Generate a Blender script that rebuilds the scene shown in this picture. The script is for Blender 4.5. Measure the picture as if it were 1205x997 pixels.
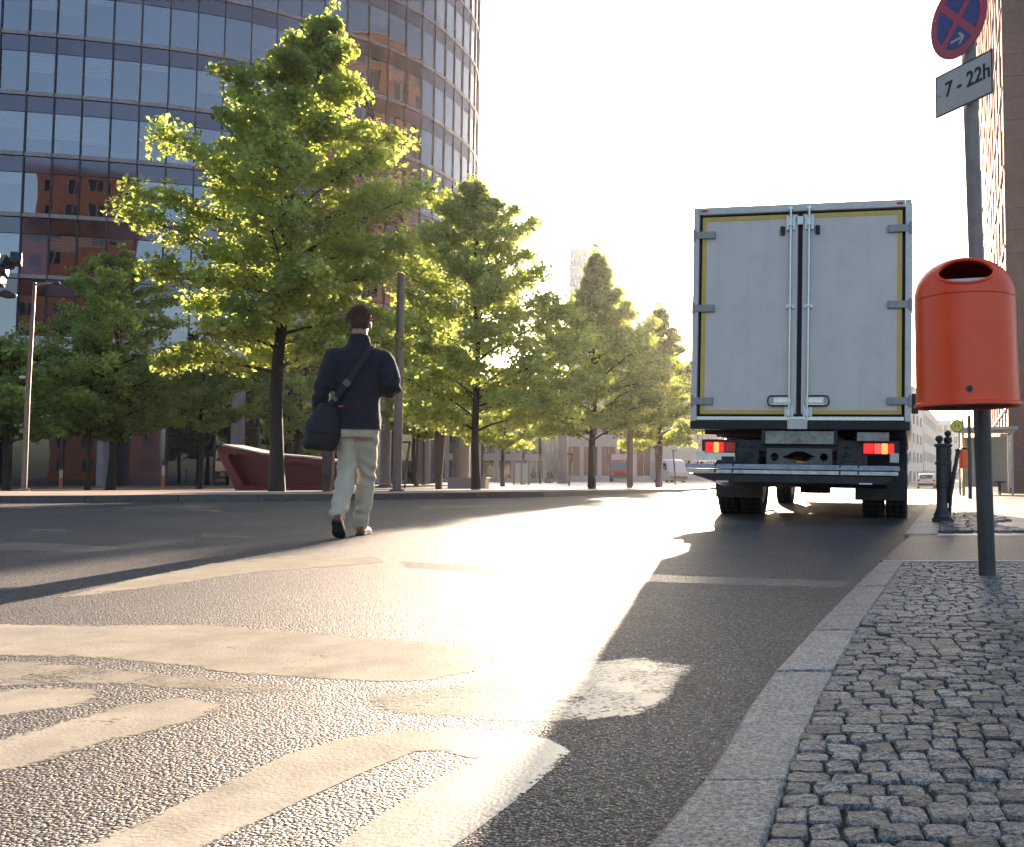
import bpy, bmesh, math, random
from mathutils import Vector, Matrix, noise as mnoise

R = math.radians
scene = bpy.context.scene
for o in list(bpy.data.objects):
    bpy.data.objects.remove(o)
COL = scene.collection

# ------------------------------------------------------------------ camera
F, PX, PY, PITCH, CAMH = 1100.0, 850.0, 498.5, math.atan(61.5 / 1100.0), 0.55
cam_data = bpy.data.cameras.new('camera')
cam_data.sensor_width = 36.0
cam_data.lens = 36.0 * F / 1205.0
cam_data.shift_x = -(PX - 602.5) / 1205.0
cam_data.clip_start = 0.05
cam_data.clip_end = 6000
cam = bpy.data.objects.new('camera', cam_data)
cam.location = (0, 0, CAMH)
cam.rotation_euler = (math.pi / 2 + PITCH, 0, 0)
COL.objects.link(cam)
scene.camera = cam

# ------------------------------------------------------------------ light
SUN_AZ = R(0.2)      # measured from +Y towards +X
SUN_EL = R(12.0)
sun_dir = Vector((math.sin(SUN_AZ) * math.cos(SUN_EL), math.cos(SUN_AZ) * math.cos(SUN_EL), math.sin(SUN_EL)))
world = bpy.data.worlds.new('World')
scene.world = world
world.use_nodes = True
wn, wl = world.node_tree.nodes, world.node_tree.links
wn.clear()
sky_t = wn.new('ShaderNodeTexSky')
sky_t.sky_type = 'NISHITA'
sky_t.sun_disc = False
sky_t.sun_elevation = SUN_EL
sky_t.sun_rotation = SUN_AZ
sky_t.air_density = 1.0
sky_t.dust_density = 2.5
sky_t.ozone_density = 2.0
bg = wn.new('ShaderNodeBackground')
bg.inputs['Strength'].default_value = 0.074
wo = wn.new('ShaderNodeOutputWorld')
hs = wn.new('ShaderNodeHueSaturation')           # thin morning haze: the same paler sky all round
hs.inputs['Saturation'].default_value = 0.95
wl.new(sky_t.outputs[0], hs.inputs['Color'])
wl.new(hs.outputs[0], bg.inputs['Color'])
wl.new(bg.outputs[0], wo.inputs['Surface'])

sun_data = bpy.data.lights.new('sun', 'SUN')
sun_data.energy = 5.0
sun_data.angle = R(0.55)
sun_data.color = (1.0, 0.77, 0.57)
sun = bpy.data.objects.new('sun', sun_data)
sun.rotation_euler = sun_dir.to_track_quat('Z', 'Y').to_euler()
sun.location = (0, 60, 40)
COL.objects.link(sun)

scene.view_settings.view_transform = 'Standard'
scene.view_settings.look = 'None'
scene.view_settings.exposure = 2.45
scene.view_settings.gamma = 1.0
scene.view_settings.use_curve_mapping = False
scene.cycles.use_denoising = True
scene.cycles.max_bounces = 8
scene.cycles.transparent_max_bounces = 12
scene.cycles.sample_clamp_indirect = 6.0
scene.cycles.caustics_reflective = False
scene.cycles.caustics_refractive = False
scene.cycles.volume_bounces = 1

# ------------------------------------------------------------------ measuring helpers
def ray(px, py):
    x, y = (px - PX) / F, (PY - py) / F
    c, s = math.cos(PITCH), math.sin(PITCH)
    return Vector((x, c - y * s, s + y * c))

def at(px, py, Y):
    d = ray(px, py)
    return Vector((0, 0, CAMH)) + d * (Y / d.y)

def on_z(px, py, z):
    d = ray(px, py)
    return Vector((0, 0, CAMH)) + d * ((z - CAMH) / d.z)

def drop(y):
    return -0.0105 * min(max(0.0, y - 20.0), 80.0)

KA, KB = on_z(757, 994, 0.03), on_z(1034, 662, 0.03)
KU = Vector((KB.x - KA.x, KB.y - KA.y, 0)).normalized()      # street direction, away from the camera
KN = Vector((-KU.y, KU.x, 0))                                  # to the left of the kerb

def kerb_s(x, y):
    return (x - KA.x) * KN.x + (y - KA.y) * KN.y

def road_z(x, y):
    s = kerb_s(x, y)
    return 0.085 * math.tanh(max(0.0, s) * 0.02 / 0.085) + drop(y)

def plaza_z(x, y):
    return max(road_z(x, y) + 0.12, -0.1)

def hit(px, py, zf=road_z, off=0.0):
    p = on_z(px, py, 0.0)
    for _ in range(40):
        q = on_z(px, py, min(zf(p.x, p.y) + off, CAMH - 0.05))
        p = p.lerp(q, 0.6)
    p.z = zf(p.x, p.y) + off
    return p

# ------------------------------------------------------------------ mesh helpers
class MB:
    def __init__(self):
        self.v, self.f = [], []
    def add(self, vs, fs):
        b = len(self.v)
        self.v += [tuple(v) for v in vs]
        self.f += [tuple(i + b for i in f) for f in fs]
        return self
    def box(self, c, s, rot=None):
        hx, hy, hz = s[0] / 2, s[1] / 2, s[2] / 2
        vs = [Vector((x, y, z)) for x in (-hx, hx) for y in (-hy, hy) for z in (-hz, hz)]
        if rot is not None:
            vs = [rot @ v for v in vs]
        c = Vector(c)
        return self.add([v + c for v in vs], [(0, 1, 3, 2), (4, 6, 7, 5), (0, 4, 5, 1), (2, 3, 7, 6), (0, 2, 6, 4), (1, 5, 7, 3)])
    def tube(self, pts, rad, n=10, caps=True):
        pts = [Vector(p) for p in pts]
        if not isinstance(rad, (list, tuple)):
            rad = [rad] * len(pts)
        rings, fs = [], []
        up = None
        for i, p in enumerate(pts):
            t = (pts[min(i + 1, len(pts) - 1)] - pts[max(i - 1, 0)]).normalized()
            if up is None:
                up = Vector((0, 0, 1)) if abs(t.z) < 0.9 else Vector((0, 1, 0))
            a = t.cross(up).normalized()
            b = a.cross(t).normalized()
            up = b
            r = rad[i]
            rx, ry = r if isinstance(r, (list, tuple)) else (r, r)
            rings.append([p + a * (rx * math.cos(2 * math.pi * k / n)) + b * (ry * math.sin(2 * math.pi * k / n)) for k in range(n)])
        return self.loft(rings, caps)
    def loft(self, rings, caps=True, closed=True):
        n = len(rings[0])
        vs = [v for r in rings for v in r]
        fs = []
        for i in range(len(rings) - 1):
            for k in range(n if closed else n - 1):
                k2 = (k + 1) % n
                fs.append((i * n + k, i * n + k2, (i + 1) * n + k2, (i + 1) * n + k))
        if caps:
            fs.append(tuple(reversed(range(n))))
            fs.append(tuple((len(rings) - 1) * n + k for k in range(n)))
        return self.add(vs, fs)
    def lathe(self, prof, c=(0, 0, 0), n=24, caps=True):
        c = Vector(c)
        return self.loft([[c + Vector((r * math.cos(2 * math.pi * k / n), r * math.sin(2 * math.pi * k / n), z)) for k in range(n)] for r, z in prof], caps)
    def prism(self, poly, z0, z1):
        n = len(poly)
        vs = [(p[0], p[1], z0) for p in poly] + [(p[0], p[1], z1) for p in poly]
        fs = [tuple(reversed(range(n))), tuple(range(n, 2 * n))]
        fs += [(i, (i + 1) % n, (i + 1) % n + n, i + n) for i in range(n)]
        return self.add(vs, fs)
    def slab(self, poly, axis_o, ax, ay, az, t0, t1):
        """polygon in a plane (ax, ay) thickened along az"""
        o = Vector(axis_o)
        n = len(poly)
        vs = [o + ax * p[0] + ay * p[1] + az * t0 for p in poly] + [o + ax * p[0] + ay * p[1] + az * t1 for p in poly]
        fs = [tuple(reversed(range(n))), tuple(range(n, 2 * n))]
        fs += [(i, (i + 1) % n, (i + 1) % n + n, i + n) for i in range(n)]
        return self.add(vs, fs)
    def mesh(self, name, smooth=False):
        me = bpy.data.meshes.new(name)
        me.from_pydata(self.v, [], self.f)
        bm = bmesh.new()
        bm.from_mesh(me)
        bmesh.ops.recalc_face_normals(bm, faces=bm.faces)
        bm.to_mesh(me)
        bm.free()
        if smooth:
            me.polygons.foreach_set('use_smooth', [True] * len(me.polygons))
        me.update()
        return me
    def build(self, name, m, parent=None, smooth=False, bevel=0.0, seg=2, loc=None):
        return link(name, self.mesh(name, smooth), m, parent, bevel, seg, smooth, loc)

def link(name, me, m, parent=None, bevel=0.0, seg=2, smooth=False, loc=None):
    o = bpy.data.objects.new(name, me)
    if m is not None and len(me.materials) == 0:
        me.materials.append(m)
    COL.objects.link(o)
    if parent is not None:
        o.parent = parent
    if loc is not None:
        o.location = loc
    if bevel > 0:
        b = o.modifiers.new('bevel', 'BEVEL')
        b.width = bevel
        b.segments = seg
        b.limit_method = 'ANGLE'
        b.angle_limit = R(40)
        b.harden_normals = False
    if smooth:
        try:
            me.set_sharp_from_angle(angle=R(42))
        except Exception:
            pass
    return o

def empty(name, loc=(0, 0, 0), rz=0.0):
    o = bpy.data.objects.new(name, None)
    o.empty_display_size = 0.2
    o.location = loc
    o.rotation_euler = (0, 0, rz)
    COL.objects.link(o)
    return o

def tag(o, label=None, cat=None, group=None, kind=None):
    if label:
        o['label'] = label
    if cat:
        o['category'] = cat
    if group:
        o['group'] = group
    if kind:
        o['kind'] = kind
    return o

def kids(o):
    return [c for c in bpy.data.objects if c.parent == o]

def copy_tree(o, parent=None):
    c = o.copy()
    COL.objects.link(c)
    if parent is not None:
        c.parent = parent
    for ch in kids(o):
        copy_tree(ch, c)
    return c

def rotz(a):
    return Matrix.Rotation(a, 3, 'Z')

# ------------------------------------------------------------------ material helpers
def new_mat(name):
    m = bpy.data.materials.new(name)
    m.use_nodes = True
    nt = m.node_tree
    return m, nt.nodes, nt.links, nt.nodes['Principled BSDF']

def nd(nodes, typ, **kw):
    n = nodes.new(typ)
    for k, v in kw.items():
        setattr(n, k, v)
    return n

def ramp(nodes, stops, interp='LINEAR'):
    r = nodes.new('ShaderNodeValToRGB')
    r.color_ramp.interpolation = interp
    e = r.color_ramp.elements
    while len(e) < len(stops):
        e.new(0.5)
    for i, (p, c) in enumerate(stops):
        e[i].position = p
        e[i].color = (c[0], c[1], c[2], 1) if isinstance(c, (tuple, list)) else (c, c, c, 1)
    return r

def mat(name, col, rough=0.5, metal=0.0, var=0.12, scale=6.0, bump=0.0, bscale=None, rvar=0.1, spec=0.5, dirt=None, emit=None, coat=0.0, rnd=0.0):
    """plain surface with uneven tone, uneven gloss, optional fine relief and dirt"""
    m, N, L, b = new_mat(name)
    tc = nd(N, 'ShaderNodeTexCoord')
    n1 = nd(N, 'ShaderNodeTexNoise')
    n1.inputs['Scale'].default_value = scale
    n1.inputs['Detail'].default_value = 6
    n1.inputs['Roughness'].default_value = 0.62
    L.new(tc.outputs['Object'], n1.inputs['Vector'])
    r = ramp(N, [(0.3, [c * (1 - var) for c in col]), (0.7, [min(1, c * (1 + var)) for c in col])])
    L.new(n1.outputs['Fac'], r.inputs['Fac'])
    out = r.outputs['Color']
    if dirt:
        n2 = nd(N, 'ShaderNodeTexNoise')
        n2.inputs['Scale'].default_value = scale * 0.35
        n2.inputs['Detail'].default_value = 8
        n2.inputs['Roughness'].default_value = 0.7
        L.new(tc.outputs['Object'], n2.inputs['Vector'])
        r2 = ramp(N, [(0.48, 0.0), (0.72, 1.0)])
        L.new(n2.outputs['Fac'], r2.inputs['Fac'])
        mx = nd(N, 'ShaderNodeMix', data_type='RGBA')
        L.new(r2.outputs['Color'], mx.inputs['Factor'])
        L.new(out, mx.inputs['A'])
        mx.inputs['B'].default_value = (*dirt, 1)
        out = mx.outputs['Result']
    if rnd > 0:
        oi = nd(N, 'ShaderNodeObjectInfo')
        mr = nd(N, 'ShaderNodeMapRange')
        mr.inputs['To Min'].default_value = 1 - rnd
        mr.inputs['To Max'].default_value = 1 + rnd
        L.new(oi.outputs['Random'], mr.inputs['Value'])
        mm = nd(N, 'ShaderNodeVectorMath', operation='SCALE')
        L.new(out, mm.inputs[0])
        L.new(mr.outputs['Result'], mm.inputs['Scale'])
        out = mm.outputs['Vector']
    L.new(out, b.inputs['Base Color'])
    rr = nd(N, 'ShaderNodeMapRange')
    rr.inputs['To Min'].default_value = max(0.02, rough - rvar)
    rr.inputs['To Max'].default_value = min(1, rough + rvar)
    L.new(n1.outputs['Fac'], rr.inputs['Value'])
    L.new(rr.outputs['Result'], b.inputs['Roughness'])
    b.inputs['Metallic'].default_value = metal
    b.inputs['Specular IOR Level'].default_value = spec
    b.inputs['Coat Weight'].default_value = coat
    if bump > 0:
        nb = nd(N, 'ShaderNodeTexNoise')
        nb.inputs['Scale'].default_value = bscale or scale * 8
        nb.inputs['Detail'].default_value = 5
        L.new(tc.outputs['Object'], nb.inputs['Vector'])
        bp = nd(N, 'ShaderNodeBump')
        bp.inputs['Strength'].default_value = min(1.0, bump)
        bp.inputs['Distance'].default_value = 0.01
        L.new(nb.outputs['Fac'], bp.inputs['Height'])
        L.new(bp.outputs['Normal'], b.inputs['Normal'])
    if emit:
        b.inputs['Emission Color'].default_value = (*emit[0], 1)
        b.inputs['Emission Strength'].default_value = emit[1]
    return m
# ================================================================== ground, road, kerb, pavement
def asphalt_mat(name, base=0.05, chip=135.0, tint=(1, 1, 1.06), bump=0.9, rough=0.55):
    m, N, L, b = new_mat(name)
    tc = nd(N, 'ShaderNodeTexCoord')
    wob = nd(N, 'ShaderNodeTexNoise')
    wob.inputs['Scale'].default_value = 60
    L.new(tc.outputs['Object'], wob.inputs['Vector'])
    ad = nd(N, 'ShaderNodeVectorMath', operation='MULTIPLY_ADD')
    L.new(wob.outputs['Color'], ad.inputs[0])
    ad.inputs[1].default_value = (0.004, 0.004, 0.0)
    L.new(tc.outputs['Object'], ad.inputs[2])
    flat = nd(N, 'ShaderNodeVectorMath', operation='MULTIPLY')
    L.new(ad.outputs[0], flat.inputs[0])
    flat.inputs[1].default_value = (1, 1, 0)
    v = nd(N, 'ShaderNodeTexVoronoi')
    v.inputs['Scale'].default_value = chip
    v.inputs['Randomness'].default_value = 0.9
    L.new(flat.outputs[0], v.inputs['Vector'])
    hue = nd(N, 'ShaderNodeSeparateColor')
    L.new(v.outputs['Color'], hue.inputs['Color'])
    cr = ramp(N, [(0.0, [base * 0.22 * t for t in tint]), (0.5, [base * 0.75 * t for t in tint]), (0.75, [base * 2.2 * t for t in tint]), (1.0, [base * 4.8 * t for t in (1.04, 1, 0.96)])])
    L.new(hue.outputs['Red'], cr.inputs['Fac'])
    # bitumen between the chips
    gap = ramp(N, [(0.35, 0.0), (0.62, 1.0)])
    L.new(v.outputs['Distance'], gap.inputs['Fac'])
    mx = nd(N, 'ShaderNodeMix', data_type='RGBA')
    L.new(gap.outputs['Color'], mx.inputs['Factor'])
    L.new(cr.outputs['Color'], mx.inputs['A'])
    mx.inputs['B'].default_value = (base * 0.35, base * 0.35, base * 0.4, 1)
    # broad wear: wheel polished lanes, stains
    big = nd(N, 'ShaderNodeTexNoise')
    big.inputs['Scale'].default_value = 0.9
    big.inputs['Detail'].default_value = 7
    big.inputs['Roughness'].default_value = 0.65
    L.new(tc.outputs['Object'], big.inputs['Vector'])
    br = ramp(N, [(0.28, 0.62), (0.72, 1.42)])
    L.new(big.outputs['Fac'], br.inputs['Fac'])
    mu = nd(N, 'ShaderNodeMix', data_type='RGBA', blend_type='MULTIPLY')
    mu.inputs['Factor'].default_value = 1
    L.new(mx.outputs['Result'], mu.inputs['A'])
    L.new(br.outputs['Color'], mu.inputs['B'])
    L.new(mu.outputs['Result'], b.inputs['Base Color'])
    ro = nd(N, 'ShaderNodeMapRange')
    ro.inputs['To Min'].default_value = rough - 0.12
    ro.inputs['To Max'].default_value = rough + 0.15
    L.new(hue.outputs['Green'], ro.inputs['Value'])
    L.new(ro.outputs['Result'], b.inputs['Roughness'])
    # relief
    fine = nd(N, 'ShaderNodeTexNoise')
    fine.inputs['Scale'].default_value = chip * 2.6
    fine.inputs['Detail'].default_value = 3
    L.new(tc.outputs['Object'], fine.inputs['Vector'])
    h = nd(N, 'ShaderNodeMath', operation='MULTIPLY')
    L.new(v.outputs['Distance'], h.inputs[0])
    h.inputs[1].default_value = -1.0
    h1 = nd(N, 'ShaderNodeMath', operation='MULTIPLY_ADD')
    L.new(hue.outputs['Blue'], h1.inputs[0])
    h1.inputs[1].default_value = 0.45
    L.new(h.outputs[0], h1.inputs[2])
    h2 = nd(N, 'ShaderNodeMath', operation='MULTIPLY_ADD')
    L.new(fine.outputs['Fac'], h2.inputs[0])
    h2.inputs[1].default_value = 0.3
    L.new(h1.outputs[0], h2.inputs[2])
    bp = nd(N, 'ShaderNodeBump')
    bp.inputs['Strength'].default_value = bump
    bp.inputs['Distance'].default_value = 0.006
    L.new(h2.outputs[0], bp.inputs['Height'])
    L.new(bp.outputs['Normal'], b.inputs['Normal'])
    return m

def paint_mat(name, thr, soft=0.06, col=(0.60, 0.53, 0.42), amax=1.0):
    """road paint, flaked off where the noise is below thr"""
    m, N, L, b = new_mat(name)
    tc = nd(N, 'ShaderNodeTexCoord')
    n1 = nd(N, 'ShaderNodeTexNoise')
    n1.inputs['Scale'].default_value = 4.0
    n1.inputs['Detail'].default_value = 9
    n1.inputs['Roughness'].default_value = 0.72
    L.new(tc.outputs['Object'], n1.inputs['Vector'])
    v = nd(N, 'ShaderNodeTexVoronoi')
    v.inputs['Scale'].default_value = 105
    L.new(tc.outputs['Object'], v.inputs['Vector'])
    s = nd(N, 'ShaderNodeSeparateColor')
    L.new(v.outputs['Color'], s.inputs['Color'])
    a = nd(N, 'ShaderNodeMath', operation='MULTIPLY_ADD')
    L.new(s.outputs['Red'], a.inputs[0])
    a.inputs[1].default_value = 0.2
    L.new(n1.outputs['Fac'], a.inputs[2])
    # thinner towards the edge of the stripe (vertex attribute 'edge': 0 at the rim, 1 inside)
    at_ = nd(N, 'ShaderNodeAttribute', attribute_name='edge')
    e = nd(N, 'ShaderNodeMath', operation='MULTIPLY_ADD')
    L.new(at_.outputs['Fac'], e.inputs[0])
    e.inputs[1].default_value = 0.34
    L.new(a.outputs[0], e.inputs[2])
    mr = nd(N, 'ShaderNodeMapRange', interpolation_type='SMOOTHSTEP')
    mr.inputs['From Min'].default_value = thr
    mr.inputs['From Max'].default_value = thr + soft
    mr.inputs['To Max'].default_value = amax
    L.new(e.outputs[0], mr.inputs['Value'])
    n2 = nd(N, 'ShaderNodeTexNoise')
    n2.inputs['Scale'].default_value = 7
    n2.inputs['Detail'].default_value = 8
    n2.inputs['Roughness'].default_value = 0.7
    L.new(tc.outputs['Object'], n2.inputs['Vector'])
    r = ramp(N, [(0.3, [c * 0.62 for c in col]), (0.62, col)])
    L.new(n2.outputs['Fac'], r.inputs['Fac'])
    L.new(r.outputs['Color'], b.inputs['Base Color'])
    b.inputs['Roughness'].default_value = 0.34
    nb = nd(N, 'ShaderNodeTexNoise')
    nb.inputs['Scale'].default_value = 120
    nb.inputs['Detail'].default_value = 4
    L.new(tc.outputs['Object'], nb.inputs['Vector'])
    bp = nd(N, 'ShaderNodeBump')
    bp.inputs['Strength'].default_value = 0.35
    bp.inputs['Distance'].default_value = 0.004
    L.new(nb.outputs['Fac'], bp.inputs['Height'])
    L.new(bp.outputs['Normal'], b.inputs['Normal'])
    tr = nd(N, 'ShaderNodeBsdfTransparent')
    ms = nd(N, 'ShaderNodeMixShader')
    L.new(mr.outputs['Result'], ms.inputs['Fac'])
    L.new(tr.outputs[0], ms.inputs[1])
    L.new(b.outputs[0], ms.inputs[2])
    L.new(ms.outputs[0], N['Material Output'].inputs['Surface'])
    return m

def granite_mat(name, col, rnd=0.12, bump=0.5, rough=0.6):
    m, N, L, b = new_mat(name)
    tc = nd(N, 'ShaderNodeTexCoord')
    oi = nd(N, 'ShaderNodeObjectInfo')
    v = nd(N, 'ShaderNodeVectorMath', operation='MULTIPLY_ADD')
    L.new(oi.outputs['Random'], v.inputs[0])
    v.inputs[1].default_value = (7, 13, 5)
    geo = nd(N, 'ShaderNodeNewGeometry')
    L.new(geo.outputs['Position'], v.inputs[2])
    n1 = nd(N, 'ShaderNodeTexNoise')
    n1.inputs['Scale'].default_value = 260
    n1.inputs['Detail'].default_value = 3
    L.new(v.outputs[0], n1.inputs['Vector'])
    n2 = nd(N, 'ShaderNodeTexNoise')
    n2.inputs['Scale'].default_value = 9
    n2.inputs['Detail'].default_value = 7
    n2.inputs['Roughness'].default_value = 0.7
    L.new(v.outputs[0], n2.inputs['Vector'])
    r1 = ramp(N, [(0.36, [c * 0.45 for c in col]), (0.5, col), (0.68, [min(1, c * 1.55) for c in col])])
    L.new(n1.outputs['Fac'], r1.inputs['Fac'])
    r2 = ramp(N, [(0.3, 0.65), (0.7, 1.2)])
    L.new(n2.outputs['Fac'], r2.inputs['Fac'])
    mu = nd(N, 'ShaderNodeMix', data_type='RGBA', blend_type='MULTIPLY')
    mu.inputs['Factor'].default_value = 1
    L.new(r1.outputs['Color'], mu.inputs['A'])
    L.new(r2.outputs['Color'], mu.inputs['B'])
    mr = nd(N, 'ShaderNodeMapRange')
    mr.inputs['To Min'].default_value = 1 - rnd
    mr.inputs['To Max'].default_value = 1 + rnd
    L.new(oi.outputs['Random'], mr.inputs['Value'])
    sc = nd(N, 'ShaderNodeVectorMath', operation='SCALE')
    n4 = nd(N, 'ShaderNodeTexNoise')
    n4.inputs['Scale'].default_value = 110
    n4.inputs['Detail'].default_value = 2
    L.new(v.outputs[0], n4.inputs['Vector'])
    r4 = ramp(N, [(0.36, 0.45), (0.5, 1.0), (0.66, 1.45)])
    L.new(n4.outputs['Fac'], r4.inputs['Fac'])
    mu2 = nd(N, 'ShaderNodeMix', data_type='RGBA', blend_type='MULTIPLY')
    mu2.inputs['Factor'].default_value = 1
    L.new(mu.outputs['Result'], mu2.inputs['A'])
    L.new(r4.outputs['Color'], mu2.inputs['B'])
    L.new(mu2.outputs['Result'], sc.inputs[0])
    L.new(mr.outputs['Result'], sc.inputs['Scale'])
    L.new(sc.outputs['Vector'], b.inputs['Base Color'])
    b.inputs['Roughness'].default_value = rough
    ad = nd(N, 'ShaderNodeMath', operation='MULTIPLY_ADD')
    L.new(n1.outputs['Fac'], ad.inputs[0])
    ad.inputs[1].default_value = 0.22
    n3 = nd(N, 'ShaderNodeTexNoise')
    n3.inputs['Scale'].default_value = 55
    n3.inputs['Detail'].default_value = 5
    L.new(v.outputs[0], n3.inputs['Vector'])
    L.new(n3.outputs['Fac'], ad.inputs[2])
    bp = nd(N, 'ShaderNodeBump')
    bp.inputs['Strength'].default_value = bump
    bp.inputs['Distance'].default_value = 0.012
    L.new(ad.outputs[0], bp.inputs['Height'])
    L.new(bp.outputs['Normal'], b.inputs['Normal'])
    return m

M = {}
M['asphalt'] = asphalt_mat('asphalt', 0.066, chip=150, tint=(1.12, 1.0, 0.98), bump=0.8, rough=0.6)
M['asphalt_path'] = asphalt_mat('asphalt_path', 0.07, chip=160, bump=0.5)
M['paint'] = paint_mat('road_paint', 0.60, 0.22, amax=0.9)
M['paint_firm'] = paint_mat('road_paint_firm', 0.46, 0.2, amax=0.93)
M['paint_worn'] = paint_mat('road_paint_worn', 0.74, 0.25, amax=0.75)
M['paint_faded'] = paint_mat('road_paint_faded', 0.55, 0.25, amax=0.32)
M['paint_half'] = paint_mat('road_paint_half_gone', 0.60, 0.25, amax=0.55)
M['kerb_granite'] = granite_mat('kerb_granite', (0.28, 0.255, 0.23), 0.12, 0.6)
M['cobble_granite'] = granite_mat('cobble_granite', (0.165, 0.15, 0.138), 0.45, 0.9, 0.55)
M['joint_sand'] = mat('joint_sand', (0.045, 0.04, 0.037), 0.9, var=0.4, scale=40, bump=0.8, bscale=180)
M['slab_pink'] = mat('paving_pink', (0.48, 0.37, 0.30), 0.46, var=0.2, scale=1.2, bump=0.3, bscale=70, dirt=(0.33, 0.25, 0.21))
M['slab_grey'] = mat('paving_grey', (0.30, 0.28, 0.265), 0.6, var=0.15, scale=2.0, bump=0.25, bscale=80, rnd=0.12)

def sheet(name, xs, ys, zf, m, off=0.0, parent=None):
    mb = MB()
    nx, ny = len(xs), len(ys)
    mb.v = [(x, y, zf(x, y) + off) for y in ys for x in xs]
    mb.f = [(j * nx + i, j * nx + i + 1, (j + 1) * nx + i + 1, (j + 1) * nx + i) for j in range(ny - 1) for i in range(nx - 1)]
    return mb.build(name, m, parent, smooth=True)

def span(a, b, n):
    return [a + (b - a) * i / n for i in range(n + 1)]

xs = [-600, -300] + span(-150, -30, 12) + span(-29, -12.5, 33) + span(-12, 4, 64) + span(4.5, 20, 31) + span(25, 150, 10) + [300, 600]
ys = [-300, -150] + span(-80, -6, 10) + span(-5, -0.5, 9) + span(0, 14, 56) + span(14.5, 30, 31) + span(32, 104, 36) + [130, 200, 400, 900]
road = tag(sheet('road', xs, ys, road_z, M['asphalt']), kind='structure')

# ---- painted markings: flat shapes on the carriageway, children of the road
def paint_shape(name, pix, m, off=0.0009, res=0.035):
    pts = [hit(*p) for p in pix]
    poly = [(p.x, p.y) for p in pts]
    n = len(poly)
    x0, x1 = min(p[0] for p in poly), max(p[0] for p in poly)
    y0, y1 = min(p[1] for p in poly), max(p[1] for p in poly)
    bm = bmesh.new()
    bm.faces.new([bm.verts.new((p[0], p[1], 0)) for p in poly])
    r_ = max(res, (x1 - x0) / 70, (y1 - y0) / 70)
    bmesh.ops.triangulate(bm, faces=bm.faces)
    for k in range(1, int((x1 - x0) / r_) + 1):
        bmesh.ops.bisect_plane(bm, geom=bm.verts[:] + bm.edges[:] + bm.faces[:], plane_co=(x0 + k * r_, 0, 0), plane_no=(1, 0, 0))
    for k in range(1, int((y1 - y0) / r_) + 1):
        bmesh.ops.bisect_plane(bm, geom=bm.verts[:] + bm.edges[:] + bm.faces[:], plane_co=(0, y0 + k * r_, 0), plane_no=(0, 1, 0))
    ed = []
    for v in bm.verts:
        d = 9.0
        for i in range(n):
            a, b_ = Vector(poly[i]), Vector(poly[(i + 1) % n])
            ab = b_ - a
            t = max(0, min(1, (v.co.xy - a).dot(ab) / max(ab.length_squared, 1e-9)))
            d = min(d, (v.co.xy - a - ab * t).length)
        ed.append(min(1.0, d / 0.03))
        v.co.z = road_z(v.co.x, v.co.y) + off
    me = bpy.data.meshes.new(name)
    for f in bm.faces:
        if f.normal.z < 0:
            f.normal_flip()
    bm.to_mesh(me)
    bm.free()
    a = me.attributes.new('edge', 'FLOAT', 'POINT')
    a.data.foreach_set('value', ed)
    return link(name, me, m, road)

# arched letter stroke in the foreground, half in the lorry's shade
paint_shape('road_marking', [(60, 1010), (165, 968), (258, 925), (340, 888), (400, 870), (470, 860), (540, 858), (600, 861), (645, 870), (672, 884), (655, 902), (610, 940), (560, 978), (515, 1010), (375, 1010), (440, 965), (520, 915), (556, 893), (520, 884), (490, 884), (440, 904), (360, 940), (280, 978), (215, 1010)], M['paint_firm'])
paint_shape('road_marking', [(-60, 888), (60, 852), (140, 830), (215, 820), (272, 827), (238, 846), (150, 870), (60, 895), (-60, 925)], M['paint'])
paint_shape('road_marking', [(-60, 734), (130, 736), (240, 735), (330, 742), (420, 749), (510, 756), (590, 766), (560, 790), (500, 803), (440, 803), (320, 798), (230, 787), (130, 776), (-60, 770)], M['paint'])
paint_shape('road_marking', [(-60, 815), (60, 808), (118, 812), (116, 830), (0, 843), (-60, 850)], M['paint'])
paint_shape('road_marking', [(-60, 776), (60, 778), (200, 792), (330, 804), (380, 815), (280, 818), (120, 806), (-60, 812)], M['paint_worn'])
paint_shape('road_marking', [(400, 806), (520, 806), (600, 792), (690, 778), (760, 772), (822, 784), (800, 815), (762, 843), (690, 850), (600, 852), (520, 848), (440, 838)], M['paint_worn'])
paint_shape('road_marking', [(690, 782), (760, 774), (818, 786), (798, 812), (740, 822), (690, 815)], M['paint_worn'], off=0.0016)
# long lines across the carriageway
paint_shape('lane_line', [(60, 705), (150, 683), (245, 663), (330, 655), (440, 655), (455, 662), (390, 667), (300, 674), (205, 688), (125, 699)], M['paint'])
paint_shape('lane_line', [(470, 661), (600, 667), (780, 677), (1000, 684), (996, 692), (850, 688), (690, 682), (560, 674), (478, 669)], M['paint_faded'])
paint_shape('lane_line', [(-40, 641), (30, 638), (150, 644), (120, 650), (20, 648), (-40, 650)], M['paint_faded'])
paint_shape('lane_line', [(235, 628), (300, 631), (300, 635), (236, 632)], M['paint_faded'])
paint_shape('lane_line', [(490, 596), (575, 594), (575, 597), (492, 600)], M['paint_faded'])
paint_shape('lane_line', [(225, 598), (262, 600), (260, 603), (225, 601)], M['paint_faded'])
paint_shape('lane_line', [(35, 622), (80, 624), (80, 627), (38, 625)], M['paint_faded'])
paint_shape('lane_line', [(640, 600), (720, 596), (722, 598), (645, 603)], M['paint_faded'])

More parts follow.
